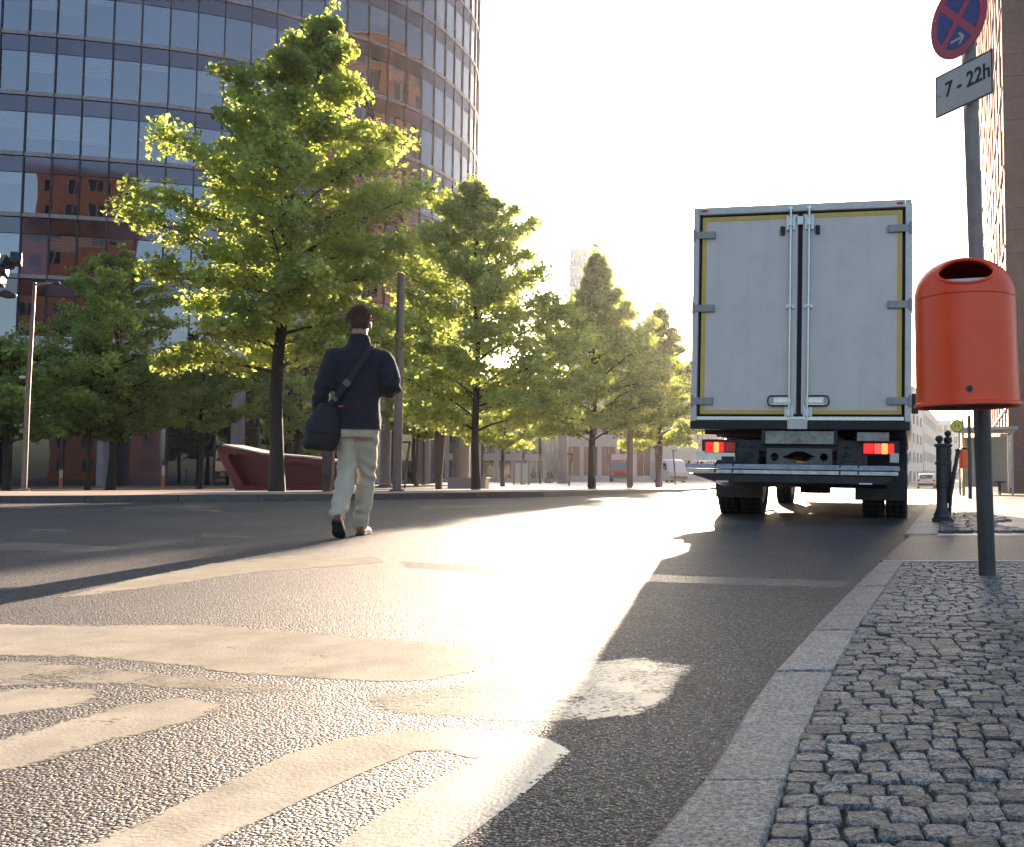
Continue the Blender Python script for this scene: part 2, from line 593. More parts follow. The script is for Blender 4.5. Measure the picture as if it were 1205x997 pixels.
# ---- right-hand kerb, pavement
KZ = 0.03
left_px = [(757, 994), (823, 917), (847, 882), (900, 799), (959, 737), (1003, 691), (1034, 662)]
right_px = [(903, 994), (930, 917), (944, 878), (979, 799), (1013, 737), (1044, 691), (1064, 662)]
lp = [on_z(x, y, KZ) for x, y in left_px]
rp = [on_z(x, y, KZ) for x, y in right_px]
def along(pl, y):
    if y <= pl[0].y:
        a, b_ = pl[0], pl[1]
    else:
        a, b_ = pl[-2], pl[-1]
        for i in range(len(pl) - 1):
            if pl[i].y <= y <= pl[i + 1].y:
                a, b_ = pl[i], pl[i + 1]
                break
    t = (y - a.y) / (b_.y - a.y)
    return a.x + (b_.x - a.x) * t
def klx(y):
    return along(lp, y) if y < lp[-1].y else KB.x + (y - KB.y) * KU.x / KU.y
def krx(y):
    return klx(y) + max(0.13, min(0.185, along(rp, min(y, rp[-1].y)) - klx(min(y, lp[-1].y))))

pave_poly = []
END_Y = on_z(1034, 661, KZ).y       # the pavement stops here: a vehicle crossing
pys = span(-1.5, END_Y, 40)
def side_z(x, y):
    return KZ - 0.006 + drop(y)
mb = MB()
for i, y in enumerate(pys):
    x0 = krx(y)
    for k in range(7):
        mb.v.append((x0 + 5.0 * k / 6, y, KZ - 0.0095))
for i in range(len(pys) - 1):
    for k in range(6):
        a = i * 7 + k
        mb.f.append((a, a + 1, a + 8, a + 7))
pavement = tag(mb.build('pavement', M['joint_sand']), kind='structure')

kerb = tag(MB().add([(klx(y), y, -0.05) for y in pys] + [(krx(y), y, -0.05) for y in pys] + [(klx(y) + 0.01, y, KZ - 0.012) for y in pys] + [(krx(y), y, KZ - 0.012) for y in pys],
    [(i + k * 41, i + 1 + k * 41, i + 1 + (k + 2) * 41, i + (k + 2) * 41) for i in range(40) for k in (0, 1)] + [(i + 82, i + 83, i + 124, i + 123) for i in range(40)]).build('kerb', M['joint_sand']), kind='structure')
joint_y = [-1.4, -0.55, 0.35] + [on_z(x, y, KZ).y for x, y in [(922, 917), (985, 789), (1011, 742), (1027, 712), (1043, 690), (1054, 674)]] + [END_Y - 0.01]
rng = random.Random(3)
for a, b_ in zip(joint_y[:-1], joint_y[1:]):
    ys_ = span(a + 0.006, b_ - 0.006, 5)
    rings = []
    dz = rng.uniform(-0.003, 0.003)
    for y in ys_:
        j = rng.uniform(-0.003, 0.003)
        rings.append([Vector((klx(y) + 0.001 + j, y, -0.04)), Vector((klx(y) + j, y, KZ - 0.010 + dz)), Vector((klx(y) + 0.012 + j, y, KZ + dz)), Vector((krx(y) - 0.012, y, KZ + dz + 0.001)), Vector((krx(y) - 0.004, y, KZ - 0.008 + dz)), Vector((krx(y) - 0.004, y, -0.04))])
    MB().loft(rings).build('kerb_stone', M['kerb_granite'], kerb, bevel=0.003)

# ---- small granite setts
def cobble_mesh(seed):
    r = random.Random(seed)
    bm = bmesh.new()
    top, low = [], []
    n = 8
    for k in range(n):
        a = 2 * math.pi * (k + 0.5) / n
        c, s = math.cos(a), math.sin(a)
        e = 0.34
        x = 0.5 * math.copysign(abs(c) ** e, c) * r.uniform(0.88, 1.06)
        y = 0.5 * math.copysign(abs(s) ** e, s) * r.uniform(0.9, 1.04)
        top.append((x, y))
    z = [r.uniform(-0.09, 0.05) for _ in range(n)]
    ring0 = [bm.verts.new((x * 1.02, y * 1.02, -0.6)) for x, y in top]
    ring1 = [bm.verts.new((x, y, -0.13 + zz)) for (x, y), zz in zip(top, z)]
    ring2 = [bm.verts.new((x * 0.90, y * 0.90, 0.0 + zz)) for (x, y), zz in zip(top, z)]
    c0 = bm.verts.new((r.uniform(-0.08, 0.08), r.uniform(-0.08, 0.08), r.uniform(0.0, 0.06)))
    for k in range(n):
        k2 = (k + 1) % n
        bm.faces.new((ring0[k], ring0[k2], ring1[k2], ring1[k]))
        bm.faces.new((ring1[k], ring1[k2], ring2[k2], ring2[k]))
        bm.faces.new((ring2[k], ring2[k2], c0))
    me = bpy.data.meshes.new('cobble')
    bm.to_mesh(me)
    bm.free()
    me.materials.append(M['cobble_granite'])
    return me
variants = [cobble_mesh(i) for i in range(9)]
rng = random.Random(11)
stones = []
v = -0.6
y = -1.4
row = 0
while y < END_Y - 0.04:
    d = rng.uniform(0.052, 0.070)
    x = krx(y) + 0.035
    x += rng.uniform(0, 0.01)
    end = krx(y) + 2.6
    off = rng.uniform(0, 0.05)
    while x < end:
        w = rng.uniform(0.046, 0.080)
        q_ = x - krx(y)
        wave = (0.045 * math.sin(q_ * 5.2 + row * 0.05) + 0.07 * q_) * min(1, max(0, (q_ - 0.06) / 0.2))
        stones.append((x + w / 2 - 0.043, y + d / 2 - wave + rng.uniform(-0.004, 0.004), w * 1.0, d * 1.0, rng.uniform(-0.09, 0.09) - 0.10, rng.randrange(9), rng.uniform(-0.003, 0.003)))
        x += w
    y += d
    row += 1
def screen(p):
    dx, dy, dz = p.x, p.y, p.z - CAMH
    c, s = math.cos(PITCH), math.sin(PITCH)
    dep = dy * c + dz * s
    if dep < 0.1:
        return None
    return PX + F * dx / dep, PY - F * (dz * c - dy * s) / dep, dep
def shown(s):
    q = screen(Vector((s[0], s[1], KZ)))
    return q is not None and -10 < q[0] < 1225 and q[1] < 1015
ins = sorted([s for s in stones if shown(s)], key=lambda s: s[1])
solo = set(id(s) for s in ins[:300])
rest = MB()
for s in stones:
    if s[1] > END_Y - 0.03:
        continue
    if id(s) in solo:
        o = bpy.data.objects.new('cobble', variants[s[5]])
        o.location = (s[0], s[1], KZ + s[6])
        o.scale = (s[2], s[3], 0.034)
        o.rotation_euler = (rng.uniform(-0.05, 0.05), rng.uniform(-0.05, 0.05), s[4])
        o.parent = pavement
        COL.objects.link(o)
    else:
        mt = Matrix.Translation((s[0], s[1], KZ + s[6])) @ Matrix.Rotation(s[4], 4, 'Z') @ Matrix.Diagonal((s[2], s[3], 0.034, 1))
        me = variants[s[5]]
        rest.add([mt @ v_.co for v_ in me.vertices], [tuple(p.vertices) for p in me.polygons])
ro = rest.build('cobbles', M['cobble_granite'], pavement)
ro['kind'] = 'stuff'
# row of setts that edges the kerb
# ================================================================== the box lorry
def panel_mat(name, col):
    m, N, L, b = new_mat(name)
    tc = nd(N, 'ShaderNodeTexCoord')
    def noise_(sc, det, loc=None):
        mp_ = nd(N, 'ShaderNodeMapping')
        mp_.inputs['Scale'].default_value = sc
        L.new(tc.outputs['Object'], mp_.inputs['Vector'])
        n_ = nd(N, 'ShaderNodeTexNoise')
        n_.inputs['Scale'].default_value = 1
        n_.inputs['Detail'].default_value = det
        n_.inputs['Roughness'].default_value = 0.66
        L.new(mp_.outputs[0], n_.inputs['Vector'])
        return n_
    streak, cloud, speck = noise_((9, 9, 0.7), 6), noise_((2.2, 2.2, 2.2), 8), noise_((45, 45, 30), 4)
    r = ramp(N, [(0.32, [c * 0.88 for c in col]), (0.6, col)])
    L.new(cloud.outputs['Fac'], r.inputs['Fac'])
    r2 = ramp(N, [(0.52, 0.0), (0.80, 0.22)])
    L.new(streak.outputs['Fac'], r2.inputs['Fac'])
    mx = nd(N, 'ShaderNodeMix', data_type='RGBA')
    L.new(r2.outputs['Color'], mx.inputs['Factor'])
    L.new(r.outputs['Color'], mx.inputs['A'])
    mx.inputs['B'].default_value = (col[0] * 0.62, col[1] * 0.58, col[2] * 0.55, 1)
    r3 = ramp(N, [(0.70, 0.0), (0.78, 0.3)])
    L.new(speck.outputs['Fac'], r3.inputs['Fac'])
    m2 = nd(N, 'ShaderNodeMix', data_type='RGBA')
    L.new(r3.outputs['Color'], m2.inputs['Factor'])
    L.new(mx.outputs['Result'], m2.inputs['A'])
    m2.inputs['B'].default_value = (0.22, 0.19, 0.17, 1)
    L.new(m2.outputs['Result'], b.inputs['Base Color'])
    rr = nd(N, 'ShaderNodeMapRange')
    rr.inputs['To Min'].default_value = 0.3
    rr.inputs['To Max'].default_value = 0.6
    L.new(cloud.outputs['Fac'], rr.inputs['Value'])
    L.new(rr.outputs['Result'], b.inputs['Roughness'])
    bp = nd(N, 'ShaderNodeBump')
    bp.inputs['Strength'].default_value = 0.06
    bp.inputs['Distance'].default_value = 0.02
    L.new(cloud.outputs['Fac'], bp.inputs['Height'])
    L.new(bp.outputs['Normal'], b.inputs['Normal'])
    return m
M['truck_white'] = panel_mat('lorry_panel_white', (0.76, 0.67, 0.63))
M['truck_frame'] = mat('lorry_aluminium_frame', (0.58, 0.55, 0.52), 0.42, 0.2, var=0.12, scale=9)
M['zinc'] = mat('galvanised_steel', (0.62, 0.62, 0.60), 0.32, 0.85, var=0.18, scale=30)
M['hinge_grey'] = mat('hinge_grey', (0.33, 0.31, 0.31), 0.5, 0.3, var=0.15, scale=20)
M['yellow_tape'] = mat('yellow_reflective_tape', (0.72, 0.48, 0.07), 0.45, var=0.1, scale=14, dirt=(0.6, 0.42, 0.12))
M['rubber'] = mat('black_rubber', (0.018, 0.018, 0.022), 0.65, var=0.2, scale=12)
M['tyre'] = mat('tyre_rubber', (0.022, 0.021, 0.021), 0.8, var=0.3, scale=20, bump=0.3, bscale=90, dirt=(0.06, 0.05, 0.045))
M['chassis'] = mat('chassis_black', (0.022, 0.022, 0.026), 0.55, 0.0, var=0.3, scale=8, dirt=(0.05, 0.045, 0.042))
M['panel_grey'] = mat('underrun_panel_grey', (0.12, 0.12, 0.125), 0.5, 0.2, var=0.2, scale=10, dirt=(0.08, 0.075, 0.07))
M['worn_board'] = mat('scuffed_bumper_board', (0.36, 0.35, 0.30), 0.6, var=0.35, scale=14, dirt=(0.14, 0.13, 0.11))
M['lift_metal'] = mat('lift_platform_aluminium', (0.52, 0.51, 0.52), 0.34, 0.8, var=0.2, scale=18, dirt=(0.25, 0.24, 0.23))
M['lens_red'] = mat('tail_lamp_red', (0.55, 0.02, 0.02), 0.2, var=0.05, emit=((1.0, 0.02, 0.015), 0.16))
M['lens_on'] = mat('tail_lamp_lit', (0.8, 0.25, 0.1), 0.2, var=0.05, emit=((1.0, 0.22, 0.05), 0.42))
M['lens_pink'] = mat('reverse_lamp_clear', (0.6, 0.15, 0.15), 0.2, var=0.05, emit=((1.0, 0.07, 0.06), 0.16))
M['lens_dark'] = mat('tail_lamp_dark', (0.25, 0.01, 0.02), 0.2, var=0.05, emit=((1.0, 0.02, 0.02), 0.02))
M['glass_dark'] = mat('vehicle_glass', (0.02, 0.025, 0.03), 0.05, var=0.05, spec=0.8)
M['plate_white'] = mat('door_lock_plate', (0.72, 0.72, 0.70), 0.35, 0.3, var=0.08)

truck = empty('box_lorry')
TC = at(938, 560, 10.85)
truck.location = (TC.x, TC.y, road_z(TC.x, TC.y) - 0.05)
truck.rotation_mode = 'XYZ'
truck.rotation_euler = (0, R(0.9), R(-11.5))
tag(truck, 'white box lorry standing at the kerb with lit red tail lamps and closed rear doors', 'lorry')
W, L_, ZB, ZT = 2.56, 7.3, 1.20, 3.76
hw = W / 2
# cargo body: side walls, roof, floor, bulkhead as one shell (rear closed by the doors)
mb = MB()
mb.box((-hw + 0.04, L_ / 2 + 0.06, (ZB + ZT) / 2), (0.07, L_ - 0.1, ZT - ZB - 0.06))
mb.box((hw - 0.04, L_ / 2 + 0.06, (ZB + ZT) / 2), (0.07, L_ - 0.1, ZT - ZB - 0.06))
mb.box((0, L_ / 2 + 0.06, ZT - 0.07), (W - 0.16, L_ - 0.1, 0.06))
mb.box((0, L_ / 2 + 0.06, ZB + 0.05), (W - 0.16, L_ - 0.1, 0.10))
mb.box((0, L_ - 0.02, (ZB + ZT) / 2), (W - 0.16, 0.06, ZT - ZB - 0.3))
mb.build('cargo_box', M['truck_white'], truck, bevel=0.012)
# rails along the edges of the body
for sx in (-1, 1):
    MB().box((sx * (hw - 0.03), L_ / 2 + 0.06, ZT - 0.03), (0.075, L_ - 0.08, 0.075)).build('roof_rail', M['truck_frame'], truck, bevel=0.015)
    MB().box((sx * (hw - 0.03), L_ / 2 + 0.06, ZB - 0.01), (0.08, L_ - 0.08, 0.09)).build('floor_rail', M['truck_frame'], truck, bevel=0.01)
fr = MB()
fr.box((-hw + 0.035, 0.0, (ZB + ZT) / 2), (0.07, 0.10, ZT - ZB))
fr.box((hw - 0.035, 0.0, (ZB + ZT) / 2), (0.07, 0.10, ZT - ZB))
fr.box((0, 0.0, ZT - 0.045), (W - 0.142, 0.098, 0.09))
rf = fr.build('rear_frame', M['truck_frame'], truck, bevel=0.008)
for sx in (-1, 1):
    MB().box((sx * (hw - 0.13), -0.056, ZT - 0.045), (0.075, 0.012, 0.022)).build('marker_lamp', M['lens_dark'], rf, bevel=0.004)
sill = MB().box((0, -0.02, ZB + 0.035), (W - 0.15, 0.09, 0.05)).build('door_sill', M['zinc'], truck, bevel=0.008)
bb = MB().box((0, -0.045, ZB - 0.045), (W - 0.02, 0.13, 0.10)).build('rubber_buffer', M['rubber'], truck, bevel=0.012)
# seal behind the doors
MB().box((0, 0.035, (ZB + ZT) / 2 - 0.01), (W - 0.142, 0.02, ZT - ZB - 0.12)).build('door_seal', M['rubber'], truck)
D0, D1 = ZB + 0.085, ZT - 0.115
for sx in (-1, 1):
    xi, xo = 0.028, hw - 0.105           # inner and outer edge of the leaf
    cx, wd = sx * (xi + xo) / 2, xo - xi
    door = MB().box((cx, 0.0, (D0 + D1) / 2), (wd, 0.045, D1 - D0)).build('door', M['truck_white'], truck, bevel=0.006)
    st = MB()
    t = 0.05
    st.box((sx * (xo - t / 2 - 0.003), -0.0255, (D0 + D1) / 2), (t, 0.004, D1 - D0 - 0.01))
    st.box((cx - sx * t / 2, -0.0255, D1 - t / 2 - 0.004), (wd - t - 0.01, 0.004, t))
    st.box((cx - sx * t / 2, -0.0255, D0 + t / 2 + 0.002), (wd - t - 0.01, 0.004, t * 0.9))
    st.build('yellow_border', M['yellow_tape'], door)
    # plain grey closing strip beside the joint
    MB().box((sx * (xi + 0.045), -0.030, (D0 + D1) / 2), (0.085, 0.012, D1 - D0 - 0.02)).build('closing_strip', M['truck_white'], door, bevel=0.003)
    for hz in (D1 - 0.22, (D0 + D1) / 2 + 0.08, D0 + 0.155):
        hb = MB()
        hb.box((sx * (hw - 0.135), -0.042, hz), (0.27, 0.030, 0.085))
        hb.tube([(sx * (hw - 0.012), -0.05, hz - 0.07), (sx * (hw - 0.012), -0.05, hz + 0.07)], 0.020, 8)
        hb.box((sx * (hw - 0.26), -0.060, hz), (0.02, 0.012, 0.045))
        hb.build('hinge', M['hinge_grey'], door, bevel=0.007)
    rx = sx * 0.108
    bar = MB()
    bar.tube([(rx, -0.064, D0 - 0.10), (rx, -0.064, D1 + 0.05)], 0.0145, 10)
    bar.box((rx, -0.064, D1 + 0.06), (0.05, 0.03, 0.03)).box((rx, -0.064, D0 - 0.11), (0.07, 0.03, 0.028))
    bar.build('locking_bar', M['zinc'], door, smooth=True)
    for gz, gh in ((D1 - 0.11, 0.17), ((D0 + D1) / 2 + 0.08, 0.05), (D0 + 0.02, 0.16)):
        g = MB()
        g.box((rx - 0.036, -0.046, gz), (0.035, 0.016, gh)).box((rx + 0.036, -0.046, gz), (0.035, 0.016, gh))
        g.box((rx, -0.083, gz), (0.045, 0.012, gh * 0.5))
        for k in (-1, 1):
            g.box((rx + k * 0.042, -0.056, gz + gh * 0.3), (0.01, 0.008, 0.01)).box((rx + k * 0.042, -0.056, gz - gh * 0.3), (0.01, 0.008, 0.01))
        g.build('bar_guide', M['plate_white'], door, bevel=0.003)
    h = MB()
    h.box((sx * 0.20, -0.040, D0 + 0.155), (0.19, 0.012, 0.095))
    h.box((sx * 0.185, -0.062, D0 + 0.157), (0.20, 0.018, 0.055))
    h.build('handle_plate', M['zinc'], door, bevel=0.004)
    loop = []
    for k in range(13):
        a = -math.pi / 2 + math.pi * k / 12
        loop.append((sx * (0.30 + 0.055 * math.cos(a) ** 0.5 if math.cos(a) > 0 else 0.30), -0.066, D0 + 0.155 + 0.058 * math.sin(a)))
    loop = [(sx * 0.11, -0.066, D0 + 0.097)] + loop + [(sx * 0.11, -0.066, D0 + 0.213)]
    MB().tube(loop, 0.009, 8).build('handle', M['chassis'], door, smooth=True)
    MB().box((sx * 0.205, -0.045, D1 - 0.20), (0.05, 0.045, 0.10)).build('door_stop', M['rubber'], door, bevel=0.008)
MB().box((0, -0.030, D1 - 0.08), (0.12, 0.012, 0.10)).build('top_latch_plate', M['plate_white'], truck, bevel=0.004)
MB().box((0, -0.118, ZB - 0.03), (0.23, 0.014, 0.12)).build('bottom_latch_plate', M['truck_frame'], truck, bevel=0.004)
# chassis
ch = MB()
for sx in (-1, 1):
    ch.box((sx * 0.42, 4.2, 0.92), (0.08, 8.2, 0.26))
for yy in (0.25, 1.0, 2.4, 3.8, 5.4):
    ch.box((0, yy, 0.93), (0.78, 0.10, 0.20))
for yy in span(0.5, 6.8, 9):
    ch.box((0, yy, 1.11), (W - 0.12, 0.07, 0.09))
ch.box((0, 2.0, 0.50), (1.6, 0.16, 0.16)).tube([(0, 2.0, 0.34), (0, 2.0, 0.72)], 0.21, 14).tube([(0, 2.0, 0.62), (0, 6.0, 0.75)], 0.05, 8)
ch.box((0.72, 3.6, 0.72), (0.45, 1.2, 0.50)).box((-0.78, 3.9, 0.72), (0.45, 1.0, 0.48))
ch.build('chassis', M['chassis'], truck, bevel=0.01)
# boards under the floor
MB().box((0.02, -0.06, 1.015), (0.80, 0.05, 0.15)).build('bumper_board', M['worn_board'], truck, bevel=0.006)
MB().box((0.86, -0.06, 1.03), (0.36, 0.05, 0.10)).build('bumper_board', M['worn_board'], truck, bevel=0.006)
fb = MB()
for sx in (-1, 1):
    fb.box((0.02 + sx * 0.42, -0.05, 1.02), (0.035, 0.09, 0.18))
fb.box((0, 0.06, 0.92), (2.3, 0.08, 0.14))
for sx in (-1, 1):
    fb.box((sx * 0.62, 0.02, 0.76), (0.34, 0.14, 0.26)).box((sx * 0.50, -0.06, 0.66), (0.10, 0.16, 0.22))
    fb.tube([(sx * 0.56, 0.1, 0.95), (sx * 0.56, -0.25, 0.62)], 0.035, 8)
fb.build('lift_bracket', M['chassis'], truck, bevel=0.008)
# grey panel with a diamond and two round holes
pn = bmesh.new()
def ring_face(outer, holes, y, z0):
    vo = [pn.verts.new((x, y, z)) for x, z in outer]
    es = [pn.edges.new((vo[i], vo[(i + 1) % len(vo)])) for i in range(len(vo))]
    for h_ in holes:
        vh = [pn.verts.new((x, y, z)) for x, z in h_]
        es += [pn.edges.new((vh[i], vh[(i + 1) % len(vh)])) for i in range(len(vh))]
    bmesh.ops.triangle_fill(pn, use_beauty=True, edges=es)
zc = 0.79
outer = [(-0.36, zc - 0.10), (0.40, zc - 0.10), (0.40, zc + 0.10), (-0.36, zc + 0.10)]
dia = [(-0.18, zc), (-0.13, zc + 0.02), (-0.03, zc + 0.065), (0.07, zc + 0.065), (0.17, zc + 0.02), (0.22, zc), (0.17, zc - 0.02), (0.07, zc - 0.065), (-0.03, zc - 0.065), (-0.13, zc - 0.02)]
circ = lambda cx, r: [(cx + r * math.cos(2 * math.pi * k / 14), zc + r * math.sin(2 * math.pi * k / 14)) for k in range(14)]
ring_face(outer, [dia, circ(-0.265, 0.048), circ(0.305, 0.048)], -0.06, 0)
me = bpy.data.meshes.new('underrun_panel')
pn.to_mesh(me)
pn.free()
o = link('underrun_panel', me, M['panel_grey'], truck)
so = o.modifiers.new('thick', 'SOLIDIFY')
so.thickness = 0.03
so.offset = 0
# tail lift platform lying flat behind the bumper
pl = MB()
pl.box((-0.03, -0.235, 0.665), (2.38, 0.42, 0.045))
for k in range(4):
    pl.box((-0.03, -0.40 + k * 0.10, 0.692), (2.36, 0.05, 0.010))
pl.add([(-1.22, -0.50, 0.645), (1.16, -0.50, 0.645), (1.16, -0.446, 0.692), (-1.22, -0.446, 0.692), (-1.22, -0.446, 0.644), (1.16, -0.446, 0.644)], [(0, 1, 2, 3), (0, 4, 5, 1), (1, 5, 2), (0, 3, 4), (4, 3, 2, 5)])
plat = pl.build('lift_platform', M['lift_metal'], truck, bevel=0.004)
MB().box((-0.03, -0.468, 0.612), (2.36, 0.03, 0.045)).build('platform_lip', M['lift_metal'], plat, bevel=0.004)
un = MB()
un.add([(-1.20, -0.46, 0.585), (1.14, -0.46, 0.585), (1.02, -0.46, 0.49), (-0.86, -0.46, 0.49), (-1.20, -0.02, 0.60), (1.14, -0.02, 0.60), (1.02, -0.02, 0.44), (-0.86, -0.02, 0.44)],
       [(0, 1, 2, 3), (5, 4, 7, 6), (0, 4, 5, 1), (3, 2, 6, 7), (1, 5, 6, 2), (0, 3, 7, 4)])
un.build('lift_underframe', M['chassis'], truck, bevel=0.01)
for hx in (-0.78, 0.62):
    c = MB()
    c.box((hx, -0.26, 0.72), (0.24, 0.07, 0.045)).box((hx, -0.26, 0.765), (0.14, 0.05, 0.04))
    for k in (-1, 1):
        c.tube([(hx + k * 0.10, -0.26, 0.74), (hx + k * 0.10, -0.44, 0.712), (hx + k * 0.10, -0.506, 0.60)], 0.010, 6)
    c.build('platform_clamp', M['chassis'], plat, bevel=0.005)
for hx in (-0.80, 0.80):
    MB().box((hx, -0.467, 0.50), (0.14, 0.012, 0.016)).build('reflector_strip', M['plate_white'], plat)
MB().box((-0.95, -0.12, 0.78), (0.46, 0.06, 0.10)).build('step_plate', M['zinc'], truck, bevel=0.006)
MB().box((1.10, -0.10, 0.79), (0.10, 0.06, 0.11)).build('control_box', M['truck_frame'], truck, bevel=0.01)
# tail lamps
for sx, x0 in ((-1, -0.91), (1, 0.93)):
    tl = MB().box((x0, -0.02, 0.895), (0.38, 0.09, 0.145)).build('tail_lamp', M['chassis'], truck, bevel=0.015)
    segs = [(-0.12, 0.13, 'lens_on' if sx > 0 else 'lens_red'), (0.0, 0.10, 'lens_pink'), (0.115, 0.12, 'lens_red')]
    segs = [(-0.12, 0.12, 'lens_red'), (-0.02, 0.08, 'lens_pink'), (0.06, 0.08, 'lens_on'), (0.135, 0.07, 'lens_red')] if sx > 0 else [(-0.13, 0.10, 'lens_red'), (-0.045, 0.07, 'lens_on'), (0.02, 0.06, 'lens_red'), (0.115, 0.13, 'lens_dark')]
    for dx, ww, mm in segs:
        MB().box((x0 + dx, -0.072, 0.895), (ww - 0.006, 0.03, 0.12)).build('lamp_segment', M[mm], tl, bevel=0.012)
# side guards, mudguards
for sx in (-1, 1):
    g = MB()
    for zz in (0.55, 0.85):
        g.box((sx * (hw - 0.05), 4.3, zz), (0.035, 2.6, 0.13))
    g.box((sx * (hw - 0.10), 3.3, 0.83), (0.05, 0.05, 0.60)).box((sx * (hw - 0.10), 5.2, 0.83), (0.05, 0.05, 0.60))
    g.build('side_guard', M['truck_frame'], truck, bevel=0.006)
    mg = MB()
    rings = []
    for k in range(11):
        a = math.pi * (0.04 + 0.92 * k / 10)
        y_, z_ = 1.75 + 0.60 * math.cos(a), 0.46 + 0.60 * math.sin(a)
        y2, z2 = 1.75 + 0.57 * math.cos(a), 0.46 + 0.57 * math.sin(a)
        x_a, x_b = sx * 0.58, sx * 1.22
        rings.append([Vector((x_a, y_, z_)), Vector((x_b, y_, z_)), Vector((x_b, y2, z2)), Vector((x_a, y2, z2))])
    mg.loft(rings)
    mg.box((sx * 0.90, 1.15, 0.42), (0.62, 0.02, 0.28))
    mg.build('mudguard', M['chassis'], truck)
# wheels
def wheel_meshes():
    t = MB()
    prof = [(0.29, -0.125), (0.40, -0.135), (0.455, -0.128), (0.48, -0.105), (0.486, -0.05), (0.486, 0.05), (0.48, 0.105), (0.455, 0.128), (0.40, 0.135), (0.29, 0.125)]
    rings = [[Vector((x, r * math.cos(2 * math.pi * k / 36), r * math.sin(2 * math.pi * k / 36))) for k in range(36)] for r, x in prof]
    t.loft(rings, caps=False)
    for k in range(36):
        a = 2 * math.pi * (k + 0.5) / 36
        rot = Matrix.Rotation(a, 3, 'X')
        for xo_ in (-0.085, 0, 0.085):
            t.box(rot @ Vector((xo_, 0.485, 0)), (0.06, 0.018, 0.055), rot)
    r = MB()
    prof = [(0.292, -0.12), (0.27, -0.06), (0.16, 0.02), (0.10, 0.03), (0.10, 0.06), (0.02, 0.06)]
    rings = [[Vector((x, q * math.cos(2 * math.pi * k / 24), q * math.sin(2 * math.pi * k / 24))) for k in range(24)] for q, x in prof]
    r.loft(rings)
    return t.mesh('tyre', True), r.mesh('rim', True)
tm, rm = wheel_meshes()
tm.materials.append(M['tyre'])
rm.materials.append(M['truck_frame'])
for wx, wy in ((-1.10, 1.75), (-0.80, 1.75), (0.80, 1.75), (1.10, 1.75), (-1.02, 6.6), (1.02, 6.6)):
    w = link('wheel', tm, None, truck)
    w.location = (wx, wy, 0.49)
    q = link('rim', rm, None, w)
    q.rotation_euler = (0, 0, math.pi if wx < 0 else 0)
# cab
cb = MB()
side = [(7.45, 0.75), (9.25, 0.75), (9.30, 1.45), (9.05, 2.75), (8.2, 3.0), (7.45, 2.95)]
cb.slab(side, (0, 0, 0), Vector((0, 1, 0)), Vector((0, 0, 1)), Vector((1, 0, 0)), -1.16, 1.16)
cab = cb.build('cab', M['truck_white'], truck, bevel=0.06, seg=3)
MB().add([(-1.0, 9.295, 1.55), (1.0, 9.295, 1.55), (0.92, 9.085, 2.62), (-0.92, 9.085, 2.62)], [(0, 1, 2, 3)]).build('windscreen', M['glass_dark'], cab)
for sx in (-1, 1):
    MB().add([(sx * 1.164, 8.3, 1.7), (sx * 1.164, 9.05, 1.7), (sx * 1.164, 8.92, 2.5), (sx * 1.164, 8.3, 2.5)], [(0, 1, 2, 3)]).build('side_window', M['glass_dark'], cab)
    MB().box((sx * 1.31, 9.12, 2.1), (0.20, 0.10, 0.42)).tube([(sx * 1.14, 9.0, 2.35), (sx * 1.3, 9.1, 2.28)], 0.018, 6).build('mirror', M['chassis'], cab, bevel=0.02)
MB().box((0, 9.22, 0.62), (2.3, 0.2, 0.36)).build('front_bumper', M['panel_grey'], truck, bevel=0.03)
# ================================================================== right-hand side: bin, sign post, pump, bus stop
def bin_plastic(name):
    m, N, L, b = new_mat(name)
    tc = nd(N, 'ShaderNodeTexCoord')
    n1 = nd(N, 'ShaderNodeTexNoise')
    n1.inputs['Scale'].default_value = 5
    n1.inputs['Detail'].default_value = 7
    n1.inputs['Roughness'].default_value = 0.68
    L.new(tc.outputs['Object'], n1.inputs['Vector'])
    r = ramp(N, [(0.3, (0.92, 0.075, 0.018)), (0.7, (1.0, 0.105, 0.022))])
    L.new(n1.outputs['Fac'], r.inputs['Fac'])
    L.new(r.outputs['Color'], b.inputs['Base Color'])
    rr = nd(N, 'ShaderNodeMapRange')
    rr.inputs['To Min'].default_value = 0.26
    rr.inputs['To Max'].default_value = 0.5
    L.new(n1.outputs['Fac'], rr.inputs['Value'])
    L.new(rr.outputs['Result'], b.inputs['Roughness'])
    b.inputs['Subsurface Weight'].default_value = 0.25
    b.inputs['Subsurface Radius'].default_value = (0.03, 0.008, 0.004)
    sp = nd(N, 'ShaderNodeTexNoise')
    sp.inputs['Scale'].default_value = 190
    L.new(tc.outputs['Object'], sp.inputs['Vector'])
    bp = nd(N, 'ShaderNodeBump')
    bp.inputs['Strength'].default_value = 0.12
    bp.inputs['Distance'].default_value = 0.003
    L.new(sp.outputs['Fac'], bp.inputs['Height'])
    L.new(bp.outputs['Normal'], b.inputs['Normal'])
    return m
M['bin_orange'] = bin_plastic('orange_plastic')
M['bin_inside'] = mat('bin_inside_dark', (0.02, 0.018, 0.018), 0.7)
M['pole_brown'] = mat('pole_dark_paint', (0.050, 0.045, 0.046), 0.5, 0.0, var=0.25, scale=14, dirt=(0.09, 0.075, 0.065))
M['pole_grey'] = mat('pole_galvanised', (0.27, 0.22, 0.20), 0.5, 0.1, var=0.2, scale=12, dirt=(0.20, 0.17, 0.16))
M['iron'] = mat('cast_iron_black', (0.03, 0.028, 0.032), 0.42, 0.2, var=0.35, scale=18, bump=0.25, bscale=60)
M['sign_red'] = mat('sign_red', (0.50, 0.035, 0.06), 0.35, var=0.1, scale=8, dirt=(0.36, 0.05, 0.08))
